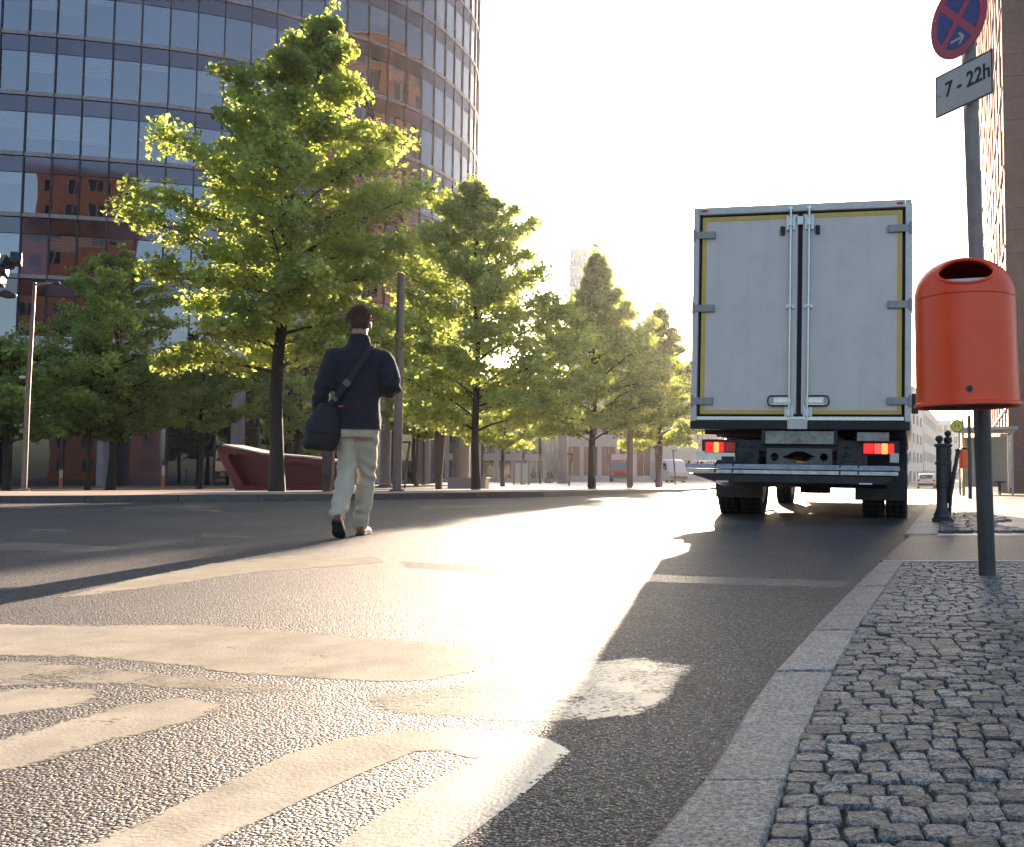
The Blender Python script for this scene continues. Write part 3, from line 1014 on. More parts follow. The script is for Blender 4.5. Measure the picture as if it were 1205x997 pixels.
M['sign_blue'] = mat('sign_blue', (0.035, 0.035, 0.20), 0.35, var=0.15, scale=8)
M['sign_white'] = mat('sign_white', (0.50, 0.48, 0.46), 0.4, var=0.1, scale=6, dirt=(0.36, 0.34, 0.32))
M['sign_back'] = mat('sign_aluminium', (0.45, 0.45, 0.45), 0.45, 0.7, var=0.1)
M['ink'] = mat('black_lettering', (0.012, 0.012, 0.018), 0.5, var=0.1)

def text_mesh(body, size, name='lettering', extrude=0.0008):
    cu = bpy.data.curves.new(name, 'FONT')
    cu.body = body
    cu.size = size
    cu.align_x = 'CENTER'
    cu.align_y = 'CENTER'
    cu.extrude = extrude
    cu.resolution_u = 3
    cu.offset = size * 0.018
    o = bpy.data.objects.new(name, cu)
    COL.objects.link(o)
    bpy.context.view_layer.update()
    me = bpy.data.meshes.new_from_object(o.evaluated_get(bpy.context.evaluated_depsgraph_get()))
    bpy.data.objects.remove(o)
    me.name = name
    return me

# ---- sign post (leaning a little), no-stopping disc, time plate
pb = hit(1162, 677, lambda x, y: 0.03)
pt = at(1136.5, -40, pb.y + 0.02)
post = empty('sign_post', (pb.x, pb.y, 0.03))
tag(post, 'leaning sign post with blue and red no-stopping disc and a 7 to 22h plate', 'sign post')
pv = pt - pb
def pole_at(z):
    return pv * ((z - 0.03) / pv.z)
MB().tube([(0, 0, -0.03), pole_at(0.95)], 0.044, 20).build('pole', M['pole_brown'], post, smooth=True)
MB().tube([pole_at(0.951), pt - pb], 0.040, 20).lathe([(0.046, 0), (0.046, 0.05)], pole_at(0.93), 20).build('pole', M['pole_grey'], post, smooth=True)
MB().lathe([(0.042, 0), (0.03, 0.012), (0.0, 0.016)], pt - pb, 16).build('pole_cap', M['pole_brown'], post, smooth=True)
ang = R(59)
sw = Vector((math.cos(ang), -math.sin(ang), 0))            # across the sign, towards its right edge
sn = Vector((-math.sin(ang), -math.cos(ang), 0))           # facing out
def sign_frame(z, name, lift=0.05):
    e = bpy.data.objects.new(name, None)
    return e
sq = Matrix((sw, Vector((0, 0, 1)), sn)).transposed().to_4x4()   # local x right, y up, z out
def sign_local(o, zc_, side=0.0):
    # the disc stands on the camera side of the pole
    p = pole_at(zc_)
    o.matrix_local = Matrix.Translation(p + sn * 0.052 + sw * side) @ sq
    return o
zd = at(1130, 22, pb.y).z
def arc(r, a0, a1, n):
    return [(r * math.cos(a0 + (a1 - a0) * k / n), r * math.sin(a0 + (a1 - a0) * k / n)) for k in range(n + 1)]
X, Yv, Z = Vector((1, 0, 0)), Vector((0, 1, 0)), Vector((0, 0, 1))
disc = MB().slab(arc(0.21, 0, 2 * math.pi, 47)[:-1], (0, 0, 0), X, Yv, Z, -0.003, 0.0).build('sign_disc', M['sign_back'], post)
sign_local(disc, zd, -0.02)
MB().slab(arc(0.207, 0, 2 * math.pi, 47)[:-1], (0, 0, 0), X, Yv, Z, 0.001, 0.003).build('red_ring', M['sign_red'], disc)
for k in range(4):                                       # blue quarters between the bars of the cross
    a = math.pi / 2 * k
    r_, wbar = 0.158, 0.021
    off_ = wbar * math.sqrt(2)
    c = (off_ * math.cos(a), off_ * math.sin(a))
    da = math.pi / 4 - math.asin(wbar / r_)
    pts = [c] + [(r_ * math.cos(a - da + 2 * da * j / 10), r_ * math.sin(a - da + 2 * da * j / 10)) for j in range(11)]
    MB().slab(pts, (0, 0, 0), X, Yv, Z, 0.0032, 0.0048).build('blue_quarter', M['sign_blue'], disc)
ar = [(-0.055, -0.137), (-0.055, -0.123), (0.02, -0.123), (-0.003, -0.098), (0.016, -0.098), (0.046, -0.130), (0.016, -0.162), (-0.003, -0.162), (0.02, -0.137)]
MB().slab([(x + 0.005, y + 0.018) for x, y in ar], (0, 0, 0), X, Yv, Z, 0.005, 0.0062).build('arrow', M['sign_white'], disc)
zp = at(1133, 101, pb.y).z
plate = MB().box((0, 0, -0.002), (0.42, 0.235, 0.004)).build('time_plate', M['sign_white'], post, bevel=0.0015)
sign_local(plate, zp, 0.0)
bd = MB()
for cx, cy, sx, sy in ((0, 0.1125, 0.414, 0.006), (0, -0.1125, 0.414, 0.006), (-0.204, 0, 0.006, 0.219), (0.204, 0, 0.006, 0.219)):
    bd.box((cx, cy, 0.0015), (sx, sy, 0.002))
bd.build('border', M['ink'], plate)
t = link('lettering', text_mesh('7 - 22h', 0.115), M['ink'], plate)
t.location = (0.03, 0.012, 0.0018)
for z_, w_ in ((zd, 0.10), (zp + 0.07, 0.10), (zp - 0.07, 0.10)):
    MB().lathe([(0.046, -0.014), (0.046, 0.014)], pole_at(z_), 18).build('clamp', M['sign_back'], post, smooth=True)
for o_, pts in ((disc, ((-0.165, 0.06), (0.172, 0.05))), (plate, ((-0.18, 0), (0.185, 0.03)))):
    for x_, y_ in pts:
        MB().lathe([(0.007, 0), (0.007, 0.003), (0.004, 0.005)], (x_, y_, 0.0035), 10).build('screw', M['sign_back'], o_)

# ---- litter bin hung on the post
def litter_bin(name):
    r0, zs, zt_ = 0.235, 0.53, 0.735
    b = empty(name)
    def dome_r(z):
        t_ = max(0.0, min(1.0, (z - zs) / (zt_ - zs)))
        return r0 * (1 - t_ ** 2.35) ** 0.5
    dz_ = [zs + (zt_ - zs) * (1 - math.cos(math.pi / 2 * k / 14)) for k in range(15)]
    dz_ = [zs + (zt_ - zs) * math.sin(math.pi / 2 * k / 14) for k in range(15)]
    body = MB().lathe([(r0 * 0.97, 0.03), (r0 * 1.01, 0.0), (r0 * 1.065, 0.004), (r0 * 1.065, 0.018), (r0 * 1.02, 0.024), (r0 * 1.012, 0.10), (r0 * 1.004, 0.35), (r0, zs - 0.004), (r0 - 0.004, zs - 0.002), (r0 - 0.012, zs - 0.004), (r0 - 0.012, 0.05)], n=56, caps=False)
    body.lathe([(r0 * 0.965, 0.028), (0.001, 0.028)], n=56, caps=False)
    bo = body.build('body', M['bin_orange'], b, smooth=True)
    MB().lathe([(r0 * 0.99, 0.012), (0.002, 0.012)], n=40, caps=False).build('base_plate', M['bin_inside'], b)
    # dome with an oval mouth on the front slope
    prof = [(r0 - 0.002, zs)] + [(dome_r(z), z) for z in dz_[1:-1]] + [(0.001, zt_)]
    inner = [(max(0.001, r - 0.012), z - 0.010) for r, z in reversed(prof[:-1])]
    dm = MB().lathe(prof + [(0.001, zt_ - 0.012)] + inner, n=56, caps=False)
    me = dm.mesh('hood', True)
    nrm = Vector((0, -math.cos(R(24)), math.sin(R(24))))
    ctr = Vector((0, -0.175, zs + 0.100))
    ax_, ay_ = Vector((1, 0, 0)), Vector((0, math.sin(R(24)), math.cos(R(24))))
    cut = MB().loft([[ctr + ax_ * (0.123 * math.cos(q)) + ay_ * (0.076 * math.sin(q)) + nrm * h for q in [2 * math.pi * k / 40 for k in range(40)]] for h in (-0.085, 0.15)])
    co = cut.build('cut', None)
    ho = link('hood', me, M['bin_orange'], None)
    md = ho.modifiers.new('mouth', 'BOOLEAN')
    md.operation = 'DIFFERENCE'
    md.solver = 'EXACT'
    md.object = co
    bpy.context.view_layer.update()
    me2 = bpy.data.meshes.new_from_object(ho.evaluated_get(bpy.context.evaluated_depsgraph_get()))
    bpy.data.objects.remove(ho)
    bpy.data.objects.remove(co)
    me2.polygons.foreach_set('use_smooth', [True] * len(me2.polygons))
    hood = link('hood', me2, M['bin_orange'], b, smooth=True)
    # raised lip round the mouth
    lip = []
    for k in range(40):
        q = 2 * math.pi * k / 40
        p = ctr + ax_ * (0.125 * math.cos(q)) + ay_ * (0.078 * math.sin(q))
        lo, hi = -0.1, 0.15
        for _ in range(30):
            m_ = (lo + hi) / 2
            w_ = p + nrm * m_
            inside = (w_.xy.length < dome_r(w_.z)) if zs <= w_.z <= zt_ else w_.z < zs
            lo, hi = (m_, hi) if inside else (lo, m_)
        lip.append(p + nrm * (lo + 0.002))
    lip.append(lip[0]); lip.append(lip[1])
    MB().tube(lip, 0.007, 8, caps=False).build('mouth_lip', M['bin_orange'], hood, smooth=True)
    # stub plate bar across the lower part of the mouth, dark lining inside
    MB().box(ctr + Vector((0, 0.045, -0.028)), (0.235, 0.012, 0.020)).build('ash_bar', M['sign_back'], hood, bevel=0.003)
    MB().lathe([(0.01, 0.2), (r0 - 0.04, 0.2), (r0 - 0.018, zs + 0.02)], n=32, caps=False).build('liner', M['bin_inside'], b, smooth=True)
    MB().tube([(0, -r0 * 1.012 + 0.004, 0.075), (0, -r0 * 1.012 - 0.010, 0.075)], 0.014, 12).build('lock', M['iron'], b, smooth=True)
    for z_ in (0.10, 0.44):
        MB().box((0, r0 + 0.012, z_), (0.10, 0.04, 0.05)).build('bracket', M['iron'], b, bevel=0.004)
    return b
lb = litter_bin('litter_bin')
bc = at(1138.5, 480, 4.56)
lb.location = (bc.x, bc.y, bc.z)
lb.rotation_euler = (R(0.5), R(-0.8), R(-12))
lb.scale = (1.03, 1.03, 1.0)
tag(lb, 'large orange domed litter bin hanging on the leaning sign post', 'litter bin', 'orange litter bins')

# ---- vehicle crossing and the strip beyond it
def poly_sheet(name, pix, zoff, m, parent=None, thick=0.0, sub=0):
    pts = [hit(x, y, lambda X_, Y_: drop(Y_), zoff) for x, y in pix]
    mb_ = MB()
    n = len(pts)
    if thick:
        mb_.add([p for p in pts] + [p - Vector((0, 0, thick)) for p in pts], [tuple(range(n))] + [(i, i + n, (i + 1) % n + n, (i + 1) % n) for i in range(n)])
    else:
        mb_.add(pts, [tuple(range(n))])
    return mb_.build(name, m, parent)
fp = tag(poly_sheet('footpath', [(1036, 660), (1330, 660), (1300, 630), (1072, 630)], 0.022, M['asphalt_path'], thick=0.05), kind='structure')
# kerb edge strip between crossing and setts
a0, b0 = on_z(1034, 660.5, KZ + 0.002), on_z(1300, 660.5, KZ + 0.002)
MB().add([a0 + Vector((0.02, 0.0, 0)), b0, b0 + Vector((0, 0.07, 0)), a0 + Vector((0.04, 0.07, 0)), a0 + Vector((0.02, 0, -0.05)), b0 + Vector((0, 0, -0.05)), b0 + Vector((0, 0.07, -0.05)), a0 + Vector((0.04, 0.07, -0.05))],
    [(0, 1, 2, 3), (0, 4, 5, 1), (3, 2, 6, 7), (0, 3, 7, 4), (1, 5, 6, 2)]).build('edge_strip', M['slab_grey'], fp, bevel=0.004)
far_walk = tag(poly_sheet('far_pavement', [(1068, 630), (1330, 630), (1500, 594), (1330, 574), (1160, 572), (1128, 575), (1098, 600)], 0.026, M['slab_pink'], thick=0.06), kind='structure')
# kerb stones beyond the crossing
for i in range(9):
    t0, t1 = i / 9, (i + 1) / 9
    ys0, ys1 = 1.0, 1.0
    y0_ = on_z(1068, 629, KZ).y + i * 1.0
    y1_ = y0_ + 0.985
    x0_, x1_ = klx(y0_) + 0.02, klx(y1_) + 0.02
    z0_ = KZ + drop(y0_)
    MB().add([(x0_, y0_, z0_ + 0.006), (x0_ + 0.30, y0_, z0_ + 0.006), (x1_ + 0.30, y1_, z0_ + 0.006), (x1_, y1_, z0_ + 0.006), (x0_, y0_, -0.1), (x0_ + 0.30, y0_, -0.1), (x1_ + 0.30, y1_, -0.1), (x1_, y1_, -0.1)],
        [(0, 1, 2, 3), (0, 4, 5, 1), (1, 5, 6, 2), (2, 6, 7, 3), (3, 7, 4, 0)]).build('kerb_stone', M['kerb_granite'], far_walk, bevel=0.008)
# patch of setts round the pump
mbp = MB()
rng = random.Random(5)
y_ = on_z(1080, 627, KZ).y
yend = on_z(1098, 605, KZ).y
bed = poly_sheet('sett_bed', [(1082, 627), (1144, 627), (1133, 604), (1100, 604)], 0.034, M['joint_sand'], far_walk)
while y_ < yend:
    d_ = rng.uniform(0.14, 0.2)
    xl = klx(y_) + 0.34
    xr = xl + 0.62 + 0.12 * math.sin(y_ * 3)
    x_ = xl
    while x_ < xr:
        w_ = rng.uniform(0.12, 0.19)
        o = bpy.data.objects.new('cobble', variants[rng.randrange(9)])
        o.location = (x_ + w_ / 2, y_ + d_ / 2, KZ + 0.022)
        o.scale = (w_ * 0.92, d_ * 0.92, 0.07)
        o.rotation_euler = (0, 0, rng.uniform(-0.1, 0.1) - 0.2)
        o.parent = far_walk
        COL.objects.link(o)
        x_ += w_
    y_ += d_
# crossing stripes in the pale paving
for px_ in (1158, 1172, 1188, 1204):
    poly_sheet('crossing_stripe', [(px_ - 1, 628), (px_ + 6, 628), (px_ - 6, 618), (px_ - 12, 618)], 0.031, M['paint'], far_walk)

# ---- old cast-iron water pump
wp = hit(1110, 614, lambda x, y: 0.04)
pump = empty('water_pump', (wp.x, wp.y, 0.04), R(10))
tag(pump, 'old black cast-iron water pump with ball finials on a patch of setts', 'water pump')
MB().lathe([(0.115, 0), (0.115, 0.035), (0.095, 0.05), (0.095, 0.085), (0.075, 0.11), (0.062, 0.16), (0.060, 0.38), (0.072, 0.385), (0.072, 0.41), (0.062, 0.415), (0.060, 0.63), (0.074, 0.635), (0.074, 0.66), (0.060, 0.665), (0.060, 0.83), (0.08, 0.84), (0.08, 0.865), (0.03, 0.875)], (-0.01, 0, 0), 20).build('column', M['iron'], pump, smooth=True)
MB().lathe([(0.018, 0), (0.022, 0.015), (0.044, 0.045), (0.046, 0.06), (0.03, 0.088), (0.0, 0.10)], (-0.035, 0, 0.865), 16).build('ball_finial', M['iron'], pump, smooth=True)
MB().lathe([(0.036, 0.30), (0.036, 0.93), (0.05, 0.94), (0.05, 0.96), (0.03, 0.965), (0.045, 1.0), (0.045, 1.03), (0.02, 1.05), (0.038, 1.075), (0.036, 1.10), (0.0, 1.125)], (0.075, 0.02, -0.10), 16).build('riser_pipe', M['iron'], pump, smooth=True)
MB().tube([(0.06, -0.03, 0.06), (0.075, -0.04, 0.30), (0.115, -0.05, 0.55), (0.165, -0.05, 0.78)], [0.018, 0.022, 0.024, 0.022], 10).lathe([(0.03, 0), (0.03, 0.03), (0.0, 0.045)], (0.168, -0.05, 0.775), 12).lathe([(0.028, 0), (0.028, 0.03)], (0.11, -0.05, 0.52), 12).build('pump_handle', M['iron'], pump, smooth=True)
MB().tube([(0.06, 0.02, 0.72), (0.0, 0, 0.72)], 0.025, 8).build('cross_arm', M['iron'], pump, smooth=True)

# ---- bus stop: second bin on its post, H flag, shelter, dark post
def ground_right(px, Y):
    p = at(px, 570, Y)
    return Vector((p.x, p.y, 0.026 + drop(p.y)))
M['stop_yellow'] = mat('stop_sign_yellow', (0.70, 0.52, 0.04), 0.4, var=0.08)
M['stop_green'] = mat('stop_sign_green', (0.05, 0.25, 0.08), 0.4, var=0.08)
M['post_yellow'] = mat('stop_post_yellow', (0.50, 0.33, 0.06), 0.45, var=0.12)
M['shelter_steel'] = mat('shelter_steel', (0.30, 0.28, 0.27), 0.4, 0.6, var=0.15)
g = ground_right(1134, 30)
sp_ = empty('stop_post', g)
tag(sp_, 'thin yellow bus stop post with a round green and yellow H flag', 'bus stop sign')
MB().tube([(0, 0, -0.02), (0, 0, 2.45)], 0.045, 12).build('pole', M['post_yellow'], sp_, smooth=True)
fl = MB().slab(arc(0.21, 0, 2 * math.pi, 32)[:-1], (0, 0, 0), X, Yv, Z, -0.015, 0.0).build('flag', M['stop_green'], sp_)
fl.matrix_local = Matrix.Translation((-0.20, -0.05, 2.22)) @ Matrix((X, Z, -Yv)).transposed().to_4x4()
MB().slab(arc(0.165, 0, 2 * math.pi, 32)[:-1], (0, 0, 0), X, Yv, Z, 0.002, 0.006).build('flag_field', M['stop_yellow'], fl)
t = link('lettering', text_mesh('H', 0.26), M['stop_green'], fl)
t.location = (0, 0, 0.008)
b2 = copy_tree(lb)
b2.location = g + Vector((-0.02, -0.30, 0.86))
b2.rotation_euler = (0, 0, R(-20))
b2.scale = (0.82, 0.82, 0.95)
b2['label'] = 'small distant orange litter bin beside the old water pump, on the yellow post'
g = ground_right(1141.5, 24)
dp = empty('steel_post', g)
tag(dp, 'slim dark steel post behind the large orange bin', 'post')
MB().tube([(0, 0, -0.03), (0, 0, 2.1)], 0.05, 12).build('pole', M['pole_brown'], dp, smooth=True)
MB().lathe([(0.055, 0), (0.03, 0.02), (0, 0.025)], (0, 0, 2.1), 12).build('cap', M['iron'], dp, smooth=True)
M['pane'] = mat('shelter_glass', (0.35, 0.38, 0.40), 0.08, var=0.05, spec=0.8)
g = ground_right(1160, 34)
sh = empty('bus_shelter', g, R(-14))
tag(sh, 'glass bus shelter with flat roof behind the bin post', 'bus shelter')
MB().box((0, 0.5, 2.35), (2.2, 2.8, 0.12)).build('roof', M['shelter_steel'], sh, bevel=0.02)
for x_, yy_ in ((-0.9, -0.7), (0.9, -0.7), (-0.9, 1.7), (0.9, 1.7)):
    MB().box((x_, yy_, 1.13), (0.07, 0.07, 2.3)).build('upright', M['shelter_steel'], sh, bevel=0.005)
for x_, yy_, sx_, sy_ in ((0.9, 0.5, 0.02, 2.2), (0, 1.7, 1.6, 0.02)):
    MB().box((x_, yy_, 1.2), (sx_, sy_, 1.9)).build('glass_pane', M['pane'], sh)
MB().box((0.5, 0.6, 0.45), (0.4, 1.6, 0.05)).box((0.5, 0.0, 0.2), (0.06, 0.06, 0.45)).box((0.5, 1.2, 0.2), (0.06, 0.06, 0.45)).build('bench', M['pole_brown'], sh, bevel=0.005)

# ---- car far down the street
def small_car(name, body_col, L0=4.2, W0=1.78, H0=1.48, van=False):
    c = empty(name)
    m = mat(name + '_paint', body_col, 0.3, 0.0, var=0.04, coat=0.5)
    hb = 0.18
    if van:
        prof = [(0, hb + 0.15), (0.02, 0.9), (0.06, 1.9), (0.2, H0), (L0 * 0.70, H0), (L0 * 0.80, H0 - 0.25), (L0 * 0.9, 1.25), (L0 * 0.985, 1.0), (L0, 0.6), (L0 - 0.03, hb + 0.1), (L0 - 0.3, hb), (0.2, hb)]
    else:
        prof = [(0, 0.45), (0.02, 0.85), (0.12, 0.98), (0.45, H0 - 0.1), (0.85, H0), (2.0, H0), (2.35, H0 - 0.07), (3.0, 0.98), (3.9, 0.86), (L0 - 0.03, 0.68), (L0, 0.4), (L0 - 0.1, hb + 0.05), (0.1, hb + 0.05)]
    rings = []
    for fx in (-1, -0.93, 0, 0.93, 1):
        k = 0.965 if abs(fx) == 1 else 1.0
        rings.append([Vector((fx * W0 / 2 * (1 - 0.10 * max(0, (z - 0.95)) / max(0.01, H0 - 0.95) if not van else 1 - 0.04 * max(0, z - 1.2)), y, 0.55 + (z - 0.55) * k)) for y, z in prof])
    MB().loft(rings).build('body', m, c, smooth=True)
    return c, prof
car, _ = small_car('parked_car', (0.62, 0.62, 0.62))
cg = at(1090, 565, 92)
car.location = (cg.x, cg.y, road_z(cg.x, cg.y))
car.rotation_euler = (0, 0, R(-12))
tag(car, 'small white hatchback car seen from behind, far down the street', 'car')
MB().add([(-0.66, 0.12, 0.99), (0.66, 0.12, 0.99), (0.58, 0.40, 1.34), (-0.58, 0.40, 1.34)], [(0, 1, 2, 3)]).build('rear_window', M['glass_dark'], car)
for sx in (-1, 1):
    MB().box((sx * 0.74, -0.005, 0.80), (0.20, 0.06, 0.16)).build('tail_lamp', M['lens_dark'], car, bevel=0.02)
    for wy in (0.75, 3.35):
        w = MB().lathe([(0.16, -0.09), (0.30, -0.10), (0.31, 0), (0.30, 0.10), (0.16, 0.09)], n=20).build('wheel', M['tyre'], car, smooth=True)
        w.location = (sx * 0.78, wy, 0.31)
        w.rotation_euler = (0, R(90), 0)
MB().box((0, -0.03, 0.42), (1.6, 0.08, 0.22)).build('bumper', M['chassis'], car, bevel=0.03)
MB().box((0, -0.02, 0.70), (0.5, 0.02, 0.11)).build('number_plate', M['sign_white'], car)

# red scrap of paper on the setts
sc_ = hit(1118, 690, lambda x, y: 0.036)
scr = MB().add([(-0.022, -0.012, 0.002), (0.018, -0.016, 0.004), (0.026, 0.010, 0.009), (0.002, 0.016, 0.003), (-0.020, 0.010, 0.008)], [(0, 1, 2, 4), (2, 3, 4)]).build('paper_scrap', M['sign_red'], None, loc=sc_)
tag(scr, 'tiny red scrap of paper lying on the setts left of the sign post', 'paper scrap')
# ================================================================== far side: plaza, kerb, tower, background blocks
kerb_px = [(-420, 593), (-150, 592.5), (0, 592), (100, 591.5), (210, 590.5), (350, 589.5), (480, 588), (560, 586.6), (640, 585), (700, 583), (750, 581), (800, 578.8), (845, 576.5), (890, 574), (940, 571.6), (1000, 569.3), (1040, 568.2)]
kp = [hit(*p) for p in kerb_px]
# resample about every metre
kl = [kp[0]]
for a, b_ in zip(kp[:-1], kp[1:]):
    n = max(1, int((b_ - a).length / 0.5))
    for i in range(1, n + 1):
        kl.append(a.lerp(b_, i / n))
mb = MB()
offs = [0.16, 1.0, 3, 6, 10, 16, 24, 34, 50, 80, 120, 200, 500]
cols = kl[::3]
for p in cols:
    for d in offs:
        mb.v.append((p.x - 0.0 * d, p.y + d, plaza_z(p.x, p.y + d)))
no = len(offs)
for i in range(len(cols) - 1):
    for k in range(no - 1):
        mb.f.append((i * no + k, (i + 1) * no + k, (i + 1) * no + k + 1, i * no + k + 1))
plaza = tag(mb.build('plaza', M['slab_pink'], smooth=True), kind='structure')
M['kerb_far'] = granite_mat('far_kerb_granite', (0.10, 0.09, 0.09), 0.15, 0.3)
acc, start = 0.0, 0
for i in range(1, len(kl)):
    acc += (kl[i] - kl[i - 1]).length
    if acc >= 0.98 or i == len(kl) - 1:
        a, b_ = kl[start], kl[i]
        u = (b_ - a).normalized()
        a2, b2_ = a + u * 0.006, b_ - u * 0.006
        nrm = Vector((0, 1, 0))
        za, zb = plaza_z(a.x, a.y) + 0.003, plaza_z(b_.x, b_.y) + 0.003
        q = a2 + nrm * 0.17
        w_ = b2_ + nrm * 0.17
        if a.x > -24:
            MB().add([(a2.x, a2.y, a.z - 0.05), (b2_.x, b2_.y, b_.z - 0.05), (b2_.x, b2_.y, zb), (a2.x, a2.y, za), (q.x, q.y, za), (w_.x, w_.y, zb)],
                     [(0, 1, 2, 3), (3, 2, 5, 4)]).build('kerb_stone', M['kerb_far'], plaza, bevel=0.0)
        start, acc = i, 0.0
# back leaf so that kerb stones are closed on top only; the plaza sheet meets them

# ---- curved glass tower
def glass_mat(name, refl=(0.80, 0.80, 0.86), dark=(0.012, 0.013, 0.025), lo=0.165, hi=1.0, rough=0.015, blinds=False):
    m, N, L, b = new_mat(name)
    N.remove(b)
    oi = nd(N, 'ShaderNodeObjectInfo')
    df = nd(N, 'ShaderNodeBsdfDiffuse')
    rr = ramp(N, [(0.0, [c * 0.5 for c in dark]), (0.7, dark), (0.86, [c * 4 for c in dark]), (1.0, [c * 9 for c in dark])])
    L.new(oi.outputs['Random'], rr.inputs['Fac'])
    L.new(rr.outputs['Color'], df.inputs['Color'])
    if blinds:
        # slatted blind hanging down behind some panes, each to its own length
        tg = nd(N, 'ShaderNodeTexCoord')
        sx_ = nd(N, 'ShaderNodeSeparateXYZ')
        L.new(tg.outputs['Generated'], sx_.inputs[0])
        r7 = nd(N, 'ShaderNodeMath', operation='MULTIPLY')
        L.new(oi.outputs['Random'], r7.inputs[0])
        r7.inputs[1].default_value = 7.31
        fr_ = nd(N, 'ShaderNodeMath', operation='FRACT')
        L.new(r7.outputs[0], fr_.inputs[0])
        th_ = nd(N, 'ShaderNodeMapRange')
        th_.inputs['From Min'].default_value = 0.68
        th_.inputs['To Min'].default_value = 1.05
        th_.inputs['To Max'].default_value = 0.25
        L.new(fr_.outputs[0], th_.inputs['Value'])
        on_ = nd(N, 'ShaderNodeMath', operation='GREATER_THAN')
        L.new(sx_.outputs['Z'], on_.inputs[0])
        L.new(th_.outputs['Result'], on_.inputs[1])
        sl_ = nd(N, 'ShaderNodeMath', operation='MULTIPLY')
        L.new(sx_.outputs['Z'], sl_.inputs[0])
        sl_.inputs[1].default_value = 150.0
        sn_ = nd(N, 'ShaderNodeMath', operation='SINE')
        L.new(sl_.outputs[0], sn_.inputs[0])
        sr_ = ramp(N, [(0.3, (0.05, 0.05, 0.06)), (0.8, (0.20, 0.19, 0.20))])
        L.new(sn_.outputs[0], sr_.inputs['Fac'])
        mb2 = nd(N, 'ShaderNodeMix', data_type='RGBA')
        L.new(on_.outputs[0], mb2.inputs['Factor'])
        L.new(rr.outputs['Color'], mb2.inputs['A'])
        L.new(sr_.outputs['Color'], mb2.inputs['B'])
        L.new(mb2.outputs['Result'], df.inputs['Color'])
    gl = nd(N, 'ShaderNodeBsdfGlossy')
    gl.inputs['Color'].default_value = (*refl, 1)
    gl.inputs['Roughness'].default_value = rough
    tc = nd(N, 'ShaderNodeTexCoord')
    nz = nd(N, 'ShaderNodeTexNoise')
    nz.inputs['Scale'].default_value = 0.7
    nz.inputs['Detail'].default_value = 1
    L.new(tc.outputs['Object'], nz.inputs['Vector'])
    bp = nd(N, 'ShaderNodeBump')
    bp.inputs['Strength'].default_value = 0.12
    bp.inputs['Distance'].default_value = 0.02
    L.new(nz.outputs['Fac'], bp.inputs['Height'])
    L.new(bp.outputs['Normal'], gl.inputs['Normal'])
    lw = nd(N, 'ShaderNodeLayerWeight')
    lw.inputs['Blend'].default_value = 0.35
    mr = nd(N, 'ShaderNodeMapRange')
    mr.inputs['To Min'].default_value = lo
    mr.inputs['To Max'].default_value = hi
    L.new(lw.outputs['Fresnel'], mr.inputs['Value'])
    ms = nd(N, 'ShaderNodeMixShader')
    L.new(mr.outputs['Result'], ms.inputs['Fac'])
    L.new(df.outputs[0], ms.inputs[1])
    L.new(gl.outputs[0], ms.inputs[2])
    L.new(ms.outputs[0], N['Material Output'].inputs['Surface'])
    return m
M['pane_vision'] = glass_mat('tower_glass', blinds=True)
M['pane_spandrel'] = glass_mat('tower_spandrel_glass', (0.40, 0.38, 0.45), (0.020, 0.018, 0.026), 0.18, 0.5, 0.06)
M['mullion'] = mat('mullion_metal', (0.035, 0.032, 0.045), 0.45, 0.4, var=0.15)
M['tower_band'] = mat('floor_band_metal', (0.27, 0.22, 0.22), 0.45, 0.3, var=0.25, scale=3)
M['soffit_white'] = mat('soffit_white', (0.62, 0.58, 0.58), 0.6, var=0.08)
M['column_grey'] = mat('column_concrete', (0.24, 0.21, 0.22), 0.55, var=0.12, scale=3)
M['lobby_dark'] = mat('lobby_inside', (0.025, 0.026, 0.035), 0.7, var=0.3, scale=0.4)
M['lobby_glass'] = glass_mat('lobby_glass', (0.42, 0.44, 0.50), (0.010, 0.011, 0.018), 0.22, 0.6, 0.02)
ctrl = [(-70, 55.6), (-57, 55.3), (-44.0, 57.0), (-32.95, 60.4), (-26.6, 65.3), (-23.8, 68.6), (-22.5, 71.3), (-21.6, 75.5), (-21.35, 79.0), (-22.2, 83.5), (-24.6, 90), (-29, 97)]
def catmull(P, t):
    i = min(int(t), len(P) - 2)
    f_ = t - i
    p0, p1, p2, p3 = P[max(i - 1, 0)], P[i], P[i + 1], P[min(i + 2, len(P) - 1)]
    return tuple(0.5 * (2 * b + (c - a) * f_ + (2 * a - 5 * b + 4 * c - d) * f_ ** 2 + (3 * b - a - 3 * c + d) * f_ ** 3) for a, b, c, d in zip(p0, p1, p2, p3))
fine = [Vector(catmull(ctrl, k * (len(ctrl) - 1) / 1500)) for k in range(1501)]
nodes_, acc = [fine[0]], 0.0
SP = 1.53
for a, b_ in zip(fine[:-1], fine[1:]):
    acc += (b_ - a).length
    if acc >= SP:
        nodes_.append(b_)
        acc = 0.0
nodes_ = [p for p in nodes_ if p.x > -48.5]
tower = empty('glass_tower', (nodes_[0].x, nodes_[0].y, 0))
tag(tower, 'curved glass office tower with light floor bands rising out of the picture', 'building')
TO = Vector((nodes_[0].x, nodes_[0].y, 0))
Z0, ST, NF = 9.15, 3.85, 9
ZTOP = Z0 + ST * NF
rng = random.Random(21)
for i, p in enumerate(nodes_):
    q = nodes_[min(i + 1, len(nodes_) - 1)] - nodes_[max(i - 1, 0)]
    a = math.atan2(q.y, q.x)
    r_ = rotz(a)
    MB().box(Vector((p.x, p.y, (Z0 + ZTOP) / 2)) - TO + r_ @ Vector((0, 0.01, 0)), (0.075, 0.09, ZTOP - Z0), r_).build('mullion', M['mullion'], tower)
NB = len(nodes_) - 1
